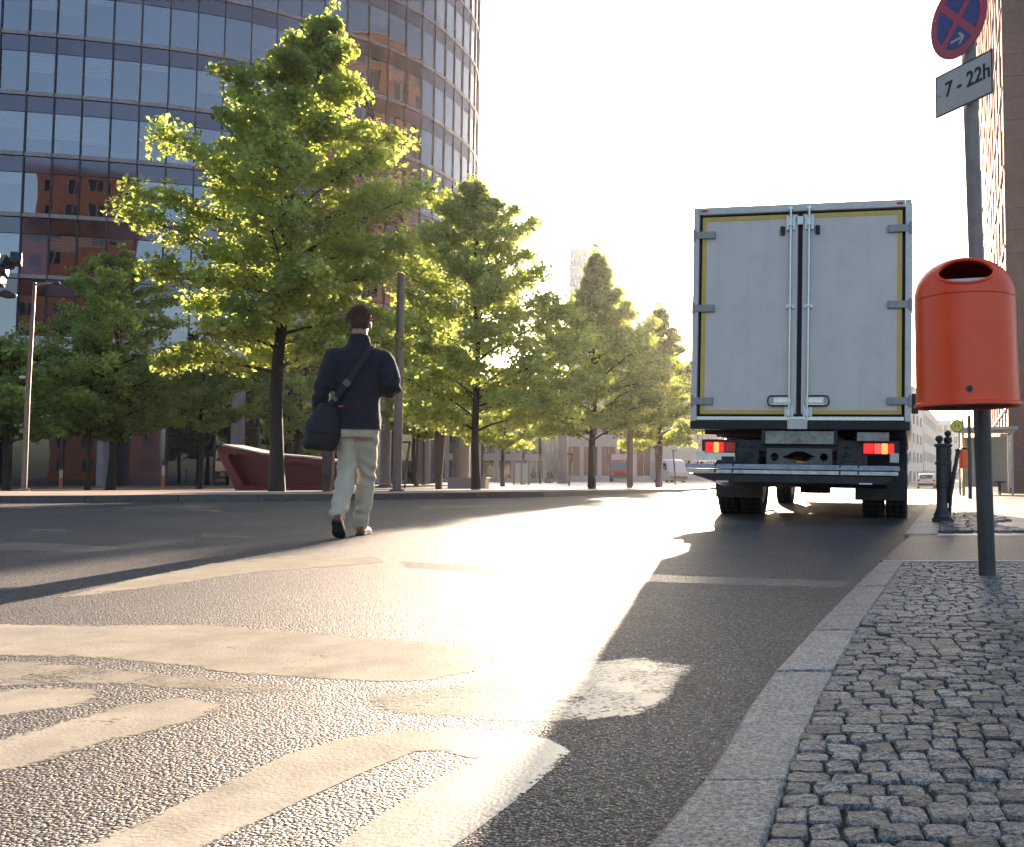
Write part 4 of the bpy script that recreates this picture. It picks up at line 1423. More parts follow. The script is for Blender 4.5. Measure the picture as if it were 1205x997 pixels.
for k in range(NF + 1):
    zz = Z0 + ST * k
    bd_ = MB()
    rings = []
    for i, p in enumerate(nodes_):
        q = (nodes_[min(i + 1, NB)] - nodes_[max(i - 1, 0)]).normalized()
        n_ = Vector((q.y, -q.x, 0))
        c = Vector((p.x, p.y, 0)) - TO
        h0, h1 = (zz - 0.9, zz + 0.02) if k == 0 else (zz - 0.25, zz)
        f0, f1 = (0.02, -0.4)
        rings.append([c + n_ * f0 + Vector((0, 0, h0)), c + n_ * f0 + Vector((0, 0, h1)), c + n_ * f1 + Vector((0, 0, h1)), c + n_ * f1 + Vector((0, 0, h0))])
    bd_.loft(rings)
    bd_.build('floor_band' if k else 'lower_fascia', M['tower_band'] if k else M['soffit_white'], tower)
for i in range(NB):
    a, b_ = nodes_[i], nodes_[i + 1]
    u = (b_ - a).normalized()
    n_ = Vector((u.y, -u.x))
    for k in range(NF):
        z_ = Z0 + ST * k
        for nm, h0, h1, mm, rec in (('glass_pane', 0.03, 2.52, 'pane_vision', 0.06), ('spandrel_pane', 2.56, 3.54, 'pane_spandrel', 0.04)):
            t1, t2 = rng.gauss(0, 0.004), rng.gauss(0, 0.004)
            A = Vector((a.x, a.y, 0)) + Vector((u.x, u.y, 0)) * 0.05 - TO
            B = Vector((b_.x, b_.y, 0)) - Vector((u.x, u.y, 0)) * 0.05 - TO
            nn = Vector((n_.x, n_.y, 0))
            vs = [A + nn * (-rec + t1), B + nn * (-rec - t1), B + nn * (-rec - t1 + t2), A + nn * (-rec + t1 + t2)]
            zz = [z_ + h0, z_ + h0, z_ + h1, z_ + h1]
            vs = [Vector((v_.x, v_.y, z2)) for v_, z2 in zip(vs, zz)]
            vs += [v_ - nn * 0.03 for v_ in vs]
            MB().add(vs, [(0, 1, 2, 3), (7, 6, 5, 4), (0, 4, 5, 1), (1, 5, 6, 2), (2, 6, 7, 3), (3, 7, 4, 0)]).build(nm, M[mm], tower)
        if k:
            pass
# core behind the panes and roof
core = MB()
outline = [(p.x - TO.x, p.y - TO.y) for p in nodes_]
inner = []
for i, p in enumerate(nodes_):
    q = (nodes_[min(i + 1, NB)] - nodes_[max(i - 1, 0)]).normalized()
    inner.append((p.x - TO.x - q.y * 0.5, p.y - TO.y + q.x * 0.5))
inner += [(-3.0, 44), (-3.0, 6)]
core.prism(inner, Z0 - 0.7, ZTOP + ST * 9 - 0.1)
core.build('core', M['lobby_dark'], tower)
for k in range(9):            # storeys above the picture's top edge, one glazing ribbon each
    z_ = ZTOP + ST * k
    ring = [Vector((p[0], p[1], 0)) for p in outline]
    MB().loft([[r0_ + Vector((0, 0, z_ + 0.02)), r0_ + Vector((0, 0, z_ + 3.54))] for r0_ in ring], caps=False, closed=False).build('glazing_ribbon', M['pane_vision'], tower)
    MB().prism(outline + [(-2, 44), (-2, 2)], z_ + 3.55, z_ + 3.84).build('floor_band', M['tower_band'], tower)
MB().prism(outline + [(-2, 44), (-2, 2)], ZTOP + ST * 9 + 0.02, ZTOP + ST * 9 + 0.5).build('roof', M['tower_band'], tower)
MB().box(Vector((-66, 76, 38)) - TO, (34.0, 40.0, 78.0)).build('sun_blocker', M['lobby_dark'], tower)  # unseen box beside the tower, added to keep sun off the mirrored brick building
# recessed lobby: dark glazing, columns
lob = [p for p in nodes_]
pl_ = []
for i, p in enumerate(lob):
    q = (lob[min(i + 1, NB)] - lob[max(i - 1, 0)]).normalized()
    pl_.append(Vector((p.x - q.y * 3.0, p.y + q.x * 3.0)))
gz = -0.12
for i in range(0, len(pl_) - 2, 2):
    a, b_ = pl_[i], pl_[i + 2]
    u = (b_ - a).normalized()
    nn = Vector((u.y, -u.x, 0))
    A, B = Vector((a.x, a.y, 0)) - TO, Vector((b_.x, b_.y, 0)) - TO
    for h0, h1 in ((gz, 3.9), (4.0, 8.3)):
        MB().add([A + Vector((0, 0, h0)), B + Vector((0, 0, h0)), B + Vector((0, 0, h1)), A + Vector((0, 0, h1))], [(0, 1, 2, 3)]).build('lobby_pane', M['lobby_glass'], tower)
    MB().box(A + Vector((0, 0, 4.1)) + nn * 0.06, (0.14, 0.22, 8.4), rotz(math.atan2(u.y, u.x))).build('lobby_mullion', M['mullion'], tower)
    MB().box((A + B) / 2 + Vector((0, 0, 3.95)) + nn * 0.05, ((B - A).length - 0.15, 0.16, 0.10), rotz(math.atan2(u.y, u.x))).build('lobby_transom', M['mullion'], tower)
for i in range(1, len(nodes_) - 2, 5):
    p = nodes_[i]
    q = (nodes_[i + 1] - nodes_[i]).normalized()
    c = Vector((p.x - q.y * 1.2, p.y + q.x * 1.2, 0)) - TO
    MB().lathe([(0.42, gz), (0.42, 8.3)], c, 24).build('column', M['column_grey'], tower, smooth=True)

# ---- general blocks with built windows
M['pale_wall'] = mat('pale_render_wall', (0.55, 0.53, 0.52), 0.7, var=0.06, scale=0.5)
M['pale_frame'] = mat('pale_window_frame', (0.62, 0.61, 0.60), 0.6, var=0.05)
M['far_glass'] = glass_mat('far_window_glass', (0.55, 0.55, 0.58), (0.05, 0.05, 0.055), 0.25, 0.7, 0.05)
M['tan_glass'] = glass_mat('tinted_window_glass', (0.5, 0.46, 0.42), (0.10, 0.085, 0.07), 0.15, 0.5, 0.08)
M['dark_win'] = glass_mat('dark_window_glass', (0.2, 0.2, 0.25), (0.02, 0.02, 0.03), 0.1, 0.4, 0.1)
def block(name, a, b_, depth, z0, z1, floors, bays, wall, glass, label, win=(0.7, 0.6), group=None, side=True, recess=0.18, sidebays=3, ground=0.0):
    """house standing on line a-b, with window openings built into the front and one side"""
    a, b_ = Vector((a[0], a[1], 0)), Vector((b_[0], b_[1], 0))
    u = (b_ - a).normalized()
    n_ = Vector((u.y, -u.x, 0))
    Ln = (b_ - a).length
    root = empty(name, (a.x, a.y, 0))
    tag(root, label, 'building', group)
    zz = Vector((0, 0, 1))
    def facade(o, ux, nx, length, nb):
        fh, bw = (z1 - z0 - ground - 0.6) / floors, length / nb
        ww, wh = bw * win[0], fh * win[1]
        # wall grid: piers and spandrels, openings stay open
        for i in range(nb + 1):
            x0 = 0 if i == 0 else i * bw - (bw - ww) / 2
            x1 = length if i == nb else i * bw + (bw - ww) / 2
            x0, x1 = max(0, x0), min(length, x1)
            MB().slab([(x0, z0), (x1, z0), (x1, z1), (x0, z1)], o, ux, zz, nx, -0.3, 0.0).build('pier', wall, root)
        for k in range(floors + 1):
            y0 = z0 if k == 0 else z0 + ground + k * fh - (fh - wh) * 0.35
            y1 = z1 if k == floors else z0 + ground + k * fh + (fh - wh) * 0.65
            MB().slab([(0.001, y0), (length - 0.001, y0), (length - 0.001, y1), (0.001, y1)], o, ux, zz, nx, -0.29, -0.02).build('spandrel', wall, root)
        for i in range(nb):
            for k in range(floors):
                cx, y0 = (i + 0.5) * bw, z0 + ground + k * fh + (fh - wh) * 0.65
                f_ = MB()
                c0, c1 = cx - ww / 2, cx + ww / 2
                y1 = y0 + wh
                t_ = min(0.08, ww * 0.05)
                for p in ([(c0, y0), (c0 + t_, y0), (c0 + t_, y1), (c0, y1)], [(c1 - t_, y0), (c1, y0), (c1, y1), (c1 - t_, y1)], [(c0 + t_, y0), (c1 - t_, y0), (c1 - t_, y0 + t_), (c0 + t_, y0 + t_)], [(c0 + t_, y1 - t_), (c1 - t_, y1 - t_), (c1 - t_, y1), (c0 + t_, y1)], [(cx - t_ / 2, y0 + t_), (cx + t_ / 2, y0 + t_), (cx + t_ / 2, y1 - t_), (cx - t_ / 2, y1 - t_)]):
                    f_.slab(p, o, ux, zz, nx, -recess - 0.03, -recess + 0.05)
                w_ = f_.build('window', M['pale_frame'], root)
                MB().slab([(c0, y0), (c1, y0), (c1, y1), (c0, y1)], o, ux, zz, nx, -recess - 0.06, -recess - 0.035).build('pane', glass, w_)
    facade(Vector((0, 0, 0)), u, n_, Ln, bays)
    if side:
        facade(u * Ln, -n_, u, depth, sidebays)
    # remaining walls and roof
    in_ = 0.31
    MB().slab([(in_, z0), (Ln - in_, z0), (Ln - in_, z1 - 0.1), (in_, z1 - 0.1)], -n_ * in_, u, zz, -n_, 0.02, depth - 2 * in_).build('inner_block', wall, root)
    MB().slab([(-0.1, -0.1), (Ln + 0.1, -0.1), (Ln + 0.1, depth + 0.1), (-0.1, depth + 0.1)], Vector((0, 0, z1 + 0.002)), u, -n_, zz, 0, 0.35).build('roof', wall, root)
    return root
def gx(px, Y):
    return ((px - PX) / F * Y, Y)
# pale block above the trees
block('pale_office_block', gx(668, 257), gx(757, 255), 36, -0.5, 63.5, 11, 6, M['pale_wall'], M['far_glass'], 'pale hazy office block rising above the middle street trees', (0.78, 0.62), sidebays=6)
# long pale hall at street level behind the trees
block('glass_hall', gx(425, 112), gx(660, 118), 18, -0.3, 9.5, 3, 12, M['pale_wall'], M['far_glass'], 'long pale hall with rows of large panes behind the tree trunks', (0.84, 0.78), side=False)
block('station_entrance', gx(663, 116), gx(768, 120), 16, -0.4, 10.5, 2, 5, M['pale_wall'], M['tan_glass'], 'low entrance building with wide brown openings behind the red lorry', (0.82, 0.74), side=False)
block('white_house', gx(772, 128), gx(860, 132), 14, -0.5, 15.5, 4, 6, M['pale_wall'], M['tan_glass'], 'white building with square brown windows left of the box lorry', (0.55, 0.52), side=False)
M['grey_column'] = mat('hall_column', (0.22, 0.19, 0.19), 0.6, var=0.1)
# street far ahead on both sides, between lorry and pump
block('far_house', gx(1052, 150), gx(1086, 190), 14, -1.6, 17, 5, 7, M['pale_wall'], M['far_glass'], 'hazy pale house far down the street, nearest behind the lorry', (0.6, 0.55), side=False)
block('far_house', gx(1087, 194), gx(1104, 250), 14, -1.6, 15, 4, 8, M['pale_wall'], M['far_glass'], 'hazy low house far down the street, left of the old water pump', (0.6, 0.55), side=False)
block('far_house', gx(1104, 300), gx(1128, 300), 14, -1.6, 18, 5, 4, M['pale_wall'], M['far_glass'], 'hazy house closing the far end of the street', (0.6, 0.55), side=False)

# ---- tall brick building along the right side of the street
M['brick_brown'] = mat('brown_brick', (0.125, 0.062, 0.055), 0.75, var=0.3, scale=10, bump=0.3, bscale=40, dirt=(0.09, 0.05, 0.045), rnd=0.12)
M['brick_joint'] = mat('brick_joint', (0.10, 0.085, 0.08), 0.9, var=0.2)
M['brick_orange'] = mat('orange_brick', (0.30, 0.125, 0.085), 0.8, var=0.3, scale=2.0)
M['brick_mirror'] = mat('orange_red_brick', (0.52, 0.19, 0.09), 0.8, var=0.3, scale=1.5)
M['sand_stone'] = mat('pale_stone_frame', (0.42, 0.33, 0.27), 0.7, var=0.1)
rx0 = 2.17
def rwall(Y):
    return Vector((rx0 + 0.252 * Y, Y, 0))
ru = (rwall(80) - rwall(40)).normalized()
rn = Vector((-ru.y, ru.x, 0))
A = rwall(40)
rb = empty('brick_office_building', A)
tag(rb, 'tall brown brick office building with sunlit window grid at the right edge', 'building')
HB, LB = 52.0, 42.0
zz_ = Vector((0, 0, 1))
nb, nf = 13, 14
bw, fh = LB / nb, 3.5
for i in range(nb + 1):
    x0, x1 = max(0, i * bw - 0.42), min(LB, i * bw + 0.42)
    MB().slab([(x0, -0.6), (x1, -0.6), (x1, HB), (x0, HB)], (0, 0, 0), ru, zz_, rn, -0.6, 0.0).build('pier', M['brick_orange'], rb)
for k in range(nf + 1):
    z_ = 2.9 + k * fh
    MB().slab([(0.05, z_ - 0.45), (LB - 0.05, z_ - 0.45), (LB - 0.05, z_ + 0.55), (0.05, z_ + 0.55)], (0, 0, 0), ru, zz_, rn, -0.55, -0.06).build('spandrel', M['brick_orange'], rb)
    MB().slab([(0.05, z_ + 0.56), (LB - 0.05, z_ + 0.56), (LB - 0.05, z_ + 0.68), (0.05, z_ + 0.68)], (0, 0, 0), ru, zz_, rn, -0.55, 0.06).build('sill_course', M['sand_stone'], rb)
for i in range(nb):
    for k in range(nf):
        x0, x1 = i * bw + 0.43, (i + 1) * bw - 0.43
        y0, y1 = 2.9 + k * fh + 0.69, 2.9 + (k + 1) * fh - 0.46
        w_ = MB()
        t_ = 0.12
        for p in ([(x0, y0), (x0 + t_, y0), (x0 + t_, y1), (x0, y1)], [(x1 - t_, y0), (x1, y0), (x1, y1), (x1 - t_, y1)], [(x0 + t_, y1 - t_), (x1 - t_, y1 - t_), (x1 - t_, y1), (x0 + t_, y1)], [((x0 + x1) / 2 - 0.06, y0), ((x0 + x1) / 2 + 0.06, y0), ((x0 + x1) / 2 + 0.06, y1 - t_), ((x0 + x1) / 2 - 0.06, y1 - t_)]):
            w_.slab(p, (0, 0, 0), ru, zz_, rn, -0.34, -0.16)
        wo_ = w_.build('window', M['sand_stone'], rb)
        MB().slab([(x0, y0), (x1, y0), (x1, y1), (x0, y1)], (0, 0, 0), ru, zz_, rn, -0.40, -0.36).build('pane', M['far_glass'], wo_)
MB().slab([(0.7, -0.5), (LB - 0.7, -0.5), (LB - 0.7, HB - 0.3), (0.7, HB - 0.3)], (0, 0, 0), ru, zz_, rn, -22, -0.6).build('inner_block', M['brick_joint'], rb)
# colonnade fins at street level
for i in range(26):
    x0 = 1.0 + i * 1.55
    MB().slab([(x0, -0.4), (x0 + 0.35, -0.4), (x0 + 0.35, 2.4), (x0, 2.4)], (0, 0, 0), ru, zz_, rn, 0.02, 0.30).build('fin', M['sand_stone'], rb)
# near corner: courses of large brown panels facing the camera
fu, fn = -rn, -ru            # along the end wall (to the right), facing the camera
end_rows = 54
for k in range(end_rows):
    z_ = -0.5 + k * 0.97
    hgt = 0.95
    x_ = -0.02
    cuts = [0, 1.15, 2.6, 3.9, 5.2] if k % 2 else [0, 1.9, 3.2, 4.6, 5.2]
    for c0, c1 in zip(cuts[:-1], cuts[1:]):
        d_ = rng.uniform(0.0, 0.015)
        MB().slab([(c0 + 0.012, z_ + 0.015), (c1 - 0.012, z_ + 0.015), (c1 - 0.012, z_ + hgt), (c0 + 0.012, z_ + hgt)], (0, 0, 0), fu, zz_, fn, 0.02, 0.10 + d_).build('brick_panel', M['brick_brown'], rb)
MB().slab([(0.02, -0.6), (20, -0.6), (20, HB), (0.02, HB)], (0, 0, 0), fu, zz_, fn, -0.5, 0.06).build('end_wall', M['brick_joint'], rb)

# ---- brick building across the square, behind the photographer: it shows mirrored in the tower's glass
block('mirrored_brick_building', (-31, -24), (-60, -24), 16, 0, 42, 12, 9, M['brick_mirror'], M['dark_win'], 'orange brick building mirrored in the lower tower panes at the left', (0.5, 0.55), side=False)
# ================================================================== trees
def leaf_mat(name, col, trans):
    m, N, L, b = new_mat(name)
    N.remove(b)
    at_ = nd(N, 'ShaderNodeAttribute', attribute_name='tone')
    r1 = ramp(N, [(0.0, [c * 0.55 for c in col]), (0.6, col), (1.0, [c * 1.7 for c in col])])
    r2 = ramp(N, [(0.0, [c * 0.6 for c in trans]), (0.6, trans), (1.0, [min(1, c * 1.5) for c in trans])])
    L.new(at_.outputs['Fac'], r1.inputs['Fac'])
    L.new(at_.outputs['Fac'], r2.inputs['Fac'])
    df = nd(N, 'ShaderNodeBsdfDiffuse')
    tr = nd(N, 'ShaderNodeBsdfTranslucent')
    gl = nd(N, 'ShaderNodeBsdfGlossy')
    gl.inputs['Roughness'].default_value = 0.42
    gl.inputs['Color'].default_value = (0.8, 0.85, 0.8, 1)
    L.new(r1.outputs['Color'], df.inputs['Color'])
    L.new(r2.outputs['Color'], tr.inputs['Color'])
    ad = nd(N, 'ShaderNodeAddShader')
    L.new(df.outputs[0], ad.inputs[0])
    L.new(tr.outputs[0], ad.inputs[1])
    ms = nd(N, 'ShaderNodeMixShader')
    ms.inputs['Fac'].default_value = 0.05
    L.new(ad.outputs[0], ms.inputs[1])
    L.new(gl.outputs[0], ms.inputs[2])
    L.new(ms.outputs[0], N['Material Output'].inputs['Surface'])
    return m
M['leaf'] = leaf_mat('lime_leaf', (0.024, 0.050, 0.022), (0.36, 0.42, 0.085))
M['bark'] = mat('bark', (0.026, 0.022, 0.020), 0.85, var=0.35, scale=9, bump=0.8, bscale=30)
import numpy as np
def tree(name, base, H, zc, prof, trunk_r, nbr, leaves, leaf, mt, label, seed, lean=(0, 0), group='street trees on the plaza', flat=0.8):
    """prof: crown radius (m) at fractions of crown height; leaves sit in sprays along limbs and twigs"""
    rg = random.Random(seed)
    rs = np.random.RandomState(seed)
    root = empty(name, base)
    tag(root, label, 'tree', group)
    wood = MB()
    def axis(z):
        t = z / H
        return Vector((lean[0] * t ** 3 + 0.03 * math.sin(z * 1.3 + seed), lean[1] * t * t + 0.06 * math.cos(z * 1.1 + seed), z))
    pts = [axis(H * 0.93 * k / 14) for k in range(15)]
    pts[0].z = -0.1
    wood.tube(pts, [trunk_r * (1.25 if k == 0 else 1.0) * (1 - 0.93 * (k / 14) ** 1.1) + 0.012 for k in range(15)], 12)
    def rad(f):
        x = f * (len(prof) - 1)
        i = min(int(x), len(prof) - 2)
        return prof[i] + (prof[i + 1] - prof[i]) * (x - i)
    sprays = []
    ga = rg.uniform(0, 6)
    for k in range(nbr):
        f = ((k + 0.5) / nbr) ** 0.9
        z0 = zc + (H - zc) * f * 0.93
        ga += 2.4 + rg.uniform(-0.35, 0.35)
        r_ = rad(f) * rg.uniform(0.68, 1.05)
        rise = (0.35 + 0.75 * f) * r_ * rg.uniform(0.3, 1.15)
        z0 = max(zc * 0.92, z0 - rise * 0.55)
        p0 = axis(z0)
        d = Vector((math.cos(ga), math.sin(ga), 0))
        droop = -0.10 * r_ if f < 0.35 else 0.0
        P = []
        for j in range(7):
            t = j / 6
            P.append(p0 + d * (r_ * t) + Vector((0, 0, rise * t ** 0.8 + droop * t * t)) + Vector((rg.uniform(-1, 1), rg.uniform(-1, 1), rg.uniform(-0.6, 0.6))) * 0.05 * r_ * t)
        br = max(0.018, trunk_r * 0.30 * (1 - f * 0.6))
        wood.tube(P, [br * (1 - 0.85 * j / 6) + 0.004 for j in range(7)], 5, caps=False)
        for j in range(2, 7):
            sprays.append((P[j], 0.30 + 0.05 * r_, 0.8))
            for s in (-1, 1):
                ln = r_ * rg.uniform(0.16, 0.36) * (1.15 - 0.5 * j / 6)
                e = P[j] + (d * rg.uniform(0.2, 0.8) + Vector((-d.y, d.x, 0)) * s * rg.uniform(0.5, 1.0) + Vector((0, 0, rg.uniform(-0.15, 0.45)))).normalized() * ln
                wood.tube([P[j], (P[j] + e) / 2 + Vector((0, 0, 0.03)), e], [br * 0.3 + 0.003, br * 0.2 + 0.003, 0.003], 4, caps=False)
                sprays.append((e, 0.28 + 0.06 * r_, 1.5))
                sprays.append(((P[j] + e) / 2, 0.26, 0.7))
        sprays.append((P[-1], 0.22, 1.2))
    # leading shoots on top
    for j in range(10):
        zt_ = H * (0.90 + 0.012 * j)
        sprays.append((axis(min(zt_, H * 0.99)) + Vector((rg.uniform(-0.12, 0.12), rg.uniform(-0.12, 0.12), 0)), 0.16, 0.7))
    tk = wood.build('trunk', M['bark'], root, smooth=True)
    C = np.array([list(s[0]) for s in sprays])
    Rr = np.array([s[1] for s in sprays])
    Wt = np.array([s[2] * s[1] ** 1.5 for s in sprays])
    idx = rs.choice(len(sprays), size=leaves, p=Wt / Wt.sum())
    dirs = rs.normal(size=(leaves, 3))
    dirs /= np.linalg.norm(dirs, axis=1)[:, None]
    rr_ = rs.uniform(0, 1, leaves) ** 0.5
    pos = C[idx] + dirs * (rr_ * Rr[idx] * rs.uniform(0.6, 1.1, len(sprays))[idx])[:, None] * np.array([1, 1, flat])
    # each leaf: a folded kite, tip hanging outwards
    az = rs.uniform(0, 2 * np.pi, leaves)
    tilt = rs.normal(-0.45, 0.45, leaves)
    tip = np.stack([np.cos(az) * np.cos(tilt), np.sin(az) * np.cos(tilt), np.sin(tilt)], 1)
    rnd_ = rs.normal(size=(leaves, 3)) * 0.5 + np.array([0, 0, 1.0])
    sd = np.cross(tip, rnd_)
    sd /= np.linalg.norm(sd, axis=1)[:, None] + 1e-9
    nn = np.cross(sd, tip)
    s_ = leaf * rs.uniform(0.65, 1.3, leaves)[:, None]
    v0 = pos - tip * s_ * 0.5
    v1 = pos + sd * s_ * 0.42 - tip * s_ * 0.08 + nn * s_ * 0.10
    v2 = pos + tip * s_ * 0.55
    v3 = pos - sd * s_ * 0.42 - tip * s_ * 0.08 + nn * s_ * 0.10
    V = np.stack([v0, v1, v2, v3], 1).reshape(-1, 3)
    n = leaves
    me = bpy.data.meshes.new('crown')
    me.vertices.add(4 * n)
    me.vertices.foreach_set('co', V.astype(np.float32).ravel())
    b4 = np.arange(n) * 4
    loops = np.stack([b4, b4 + 1, b4 + 2, b4, b4 + 2, b4 + 3], 1).ravel()
    me.loops.add(6 * n)
    me.loops.foreach_set('vertex_index', loops.astype(np.int32))
    me.polygons.add(2 * n)
    me.polygons.foreach_set('loop_start', (np.arange(2 * n) * 3).astype(np.int32))
    me.polygons.foreach_set('loop_total', np.full(2 * n, 3, np.int32))
    tone = np.repeat(np.clip(rs.normal(0.5, 0.2, len(sprays))[idx] + rs.normal(0, 0.12, n), 0, 1), 4)
    a = me.attributes.new('tone', 'FLOAT', 'POINT')
    a.data.foreach_set('value', tone.astype(np.float32))
    me.update()
    me.validate()
    link('crown', me, mt, root)
    return root
def pz(px, Y):
    x = (px - PX) / F * Y
    return Vector((x, Y, plaza_z(x, Y)))
tree('lime_tree', pz(325, 22), 11.9, 2.9, [2.2, 2.8, 3.05, 2.8, 2.3, 1.6, 0.85, 0.1], 0.15, 60, 66000, 0.118, M['leaf'], 'tallest lime tree, sunlit yellow-green crown, left of the walking man', 1, lean=(1.2, 0))
tree('lime_tree', pz(560, 31), 10.7, 2.0, [2.6, 3.4, 3.6, 3.4, 3.0, 2.3, 1.4, 0.3], 0.125, 58, 56000, 0.135, M['leaf'], 'lime tree with dark trunk between walking man and pale office block', 2, lean=(-0.3, 0))
tree('lime_tree', pz(697, 40), 10.6, 2.2, [2.6, 3.7, 4.0, 3.4, 2.3, 1.3, 0.6, 0.15], 0.15, 58, 50000, 0.155, M['leaf'], 'backlit lime tree standing in front of the pale office block', 3, lean=(0.2, 0))
tree('lime_tree', pz(776, 52), 10.4, 2.2, [2.3, 3.1, 3.4, 3.0, 2.2, 1.4, 0.7, 0.2], 0.16, 50, 34000, 0.18, M['leaf'], 'smallest-looking lime tree of the row, nearest to the box lorry', 4)
tree('lime_tree', pz(132, 46), 12.2, 2.6, [2.6, 3.9, 4.4, 3.9, 3.3, 2.6, 1.6, 0.5], 0.18, 46, 32000, 0.16, M['leaf'], 'dark shaded tree in front of the glass tower at the left', 5, group='shaded trees before the tower')
tree('lime_tree', pz(104, 45), 7.4, 2.4, [1.6, 2.3, 2.6, 2.2, 1.5, 0.6], 0.11, 30, 13000, 0.21, M['leaf'], 'small thin-trunked tree by the tower column, left of the dark tree', 6, group='shaded trees before the tower')
tree('lime_tree', pz(8, 40), 6.6, 2.0, [1.6, 2.4, 2.6, 2.2, 1.4, 0.5], 0.14, 30, 13000, 0.20, M['leaf'], 'dark tree at the left edge behind the thin street lamp', 7, group='shaded trees before the tower')
tree('lime_tree', pz(351, 52), 9.6, 2.6, [2.0, 3.0, 3.4, 3.0, 2.0, 0.7], 0.15, 36, 16000, 0.21, M['leaf'], 'shaded tree behind the tallest lime tree, over the red seat', 8, group='shaded trees before the tower')
tree('lime_tree', pz(592, 56), 7.0, 2.3, [2.2, 3.1, 3.4, 2.9, 2.0, 0.8], 0.12, 32, 12000, 0.23, M['leaf'], 'low thin tree with leaning trunk right of the second lime tree', 9, lean=(0.5, 0), group='small trees behind the row')
tree('lime_tree', pz(491, 58), 7.2, 3.0, [1.6, 2.4, 2.7, 2.2, 1.4, 0.5], 0.13, 30, 12000, 0.23, M['leaf'], 'small dark tree behind the lamp post beside the man', 10, group='small trees behind the row')
tree('lime_tree', pz(236, 52), 8.0, 3.2, [1.8, 2.8, 3.0, 2.6, 1.6, 0.6], 0.13, 30, 13000, 0.21, M['leaf'], 'shaded tree before the tower lobby, between dark tree and tallest lime', 12, group='shaded trees before the tower')
# ================================================================== the walking man and his bag
def fuse(mb_, voxel, its=6, fac=0.5, name='mesh'):
    o = mb_.build(name, None)
    r_ = o.modifiers.new('r', 'REMESH')
    r_.mode = 'VOXEL'
    r_.voxel_size = voxel
    s_ = o.modifiers.new('s', 'SMOOTH')
    s_.factor = fac
    s_.iterations = its
    bpy.context.view_layer.update()
    me = bpy.data.meshes.new_from_object(o.evaluated_get(bpy.context.evaluated_depsgraph_get()))
    bpy.data.objects.remove(o)
    me.polygons.foreach_set('use_smooth', [True] * len(me.polygons))
    me.name = name
    return me
def ell(c, rx, ry, p=2.0, n=24):
    out = []
    for k in range(n):
        a = 2 * math.pi * k / n
        cx, sx = math.cos(a), math.sin(a)
        out.append(Vector(c) + Vector((rx * math.copysign(abs(cx) ** (2 / p), cx), ry * math.copysign(abs(sx) ** (2 / p), sx), 0)))
    return out
def ball(mb_, c, r, n=12, m_=9):
    c = Vector(c)
    r = r if isinstance(r, (tuple, list)) else (r, r, r)
    return mb_.loft([[c + Vector((r[0] * math.sin(math.pi * (j + 0.25) / (m_ - 0.5)) * math.cos(2 * math.pi * k / n), r[1] * math.sin(math.pi * (j + 0.25) / (m_ - 0.5)) * math.sin(2 * math.pi * k / n), -r[2] * math.cos(math.pi * (j + 0.25) / (m_ - 0.5)))) for k in range(n)] for j in range(m_)])
def displace(me, fn):
    for v_ in me.vertices:
        v_.co += v_.normal * fn(v_.co)
    me.update()

M['skin'] = mat('skin', (0.42, 0.20, 0.13), 0.5, var=0.1, scale=20)
M['hair'] = mat('auburn_hair', (0.10, 0.042, 0.022), 0.55, var=0.3, scale=60)
M['jacket'] = mat('navy_fleece', (0.010, 0.011, 0.021), 0.92, var=0.25, scale=30, bump=0.5, bscale=260)
M['jacket'].node_tree.nodes['Principled BSDF'].inputs['Sheen Weight'].default_value = 0.03
M['trousers'] = mat('khaki_cotton', (0.56, 0.47, 0.35), 0.85, var=0.07, scale=12, bump=0.25, bscale=400)
M['shoe_red'] = mat('red_brown_leather', (0.22, 0.055, 0.035), 0.45, var=0.2, scale=20)
M['sole'] = mat('shoe_sole', (0.03, 0.026, 0.026), 0.7, var=0.3, scale=30)
M['bag'] = mat('black_nylon', (0.009, 0.010, 0.015), 0.75, var=0.3, scale=16, bump=0.4, bscale=220)
M['buckle'] = mat('bag_buckle', (0.07, 0.07, 0.075), 0.4, 0.3)

hL, kL, aL, bL = Vector((-0.088, 0.0, 0.93)), Vector((-0.080, 0.05, 0.50)), Vector((-0.112, -0.27, 0.165)), Vector((-0.110, -0.17, 0.03))
hR, kR, aR = Vector((0.088, 0.0, 0.93)), Vector((0.062, 0.17, 0.50)), Vector((0.022, 0.22, 0.085))
sL, eL, wL = Vector((-0.178, 0.0, 1.425)), Vector((-0.262, -0.03, 1.16)), Vector((-0.295, 0.09, 0.93))
sR, eR, wR = Vector((0.178, 0.0, 1.425)), Vector((0.262, -0.06, 1.195)), Vector((0.135, 0.20, 1.215))

def chain(mb_, pts, radii, n=12, sub=4):
    """smooth limb through joints"""
    P, Rr = [], []
    for i in range(len(pts) - 1):
        for j in range(sub):
            t = j / sub
            P.append(Vector(catmull([tuple(p) for p in pts], i + t)))
            Rr.append(radii[i] + (radii[i + 1] - radii[i]) * t)
    P.append(Vector(pts[-1]))
    Rr.append(radii[-1])
    mb_.tube(P, Rr, n)
    ball(mb_, P[0], Rr[0] * 0.99)
    ball(mb_, P[-1], Rr[-1] * 0.99)

man = empty('person')
mp = hit(418, 632)
man.location = (mp.x, mp.y, mp.z)
man.rotation_euler = (0, 0, R(17))
tag(man, 'man in dark fleece jacket and khaki trousers walking away across the road', 'person')

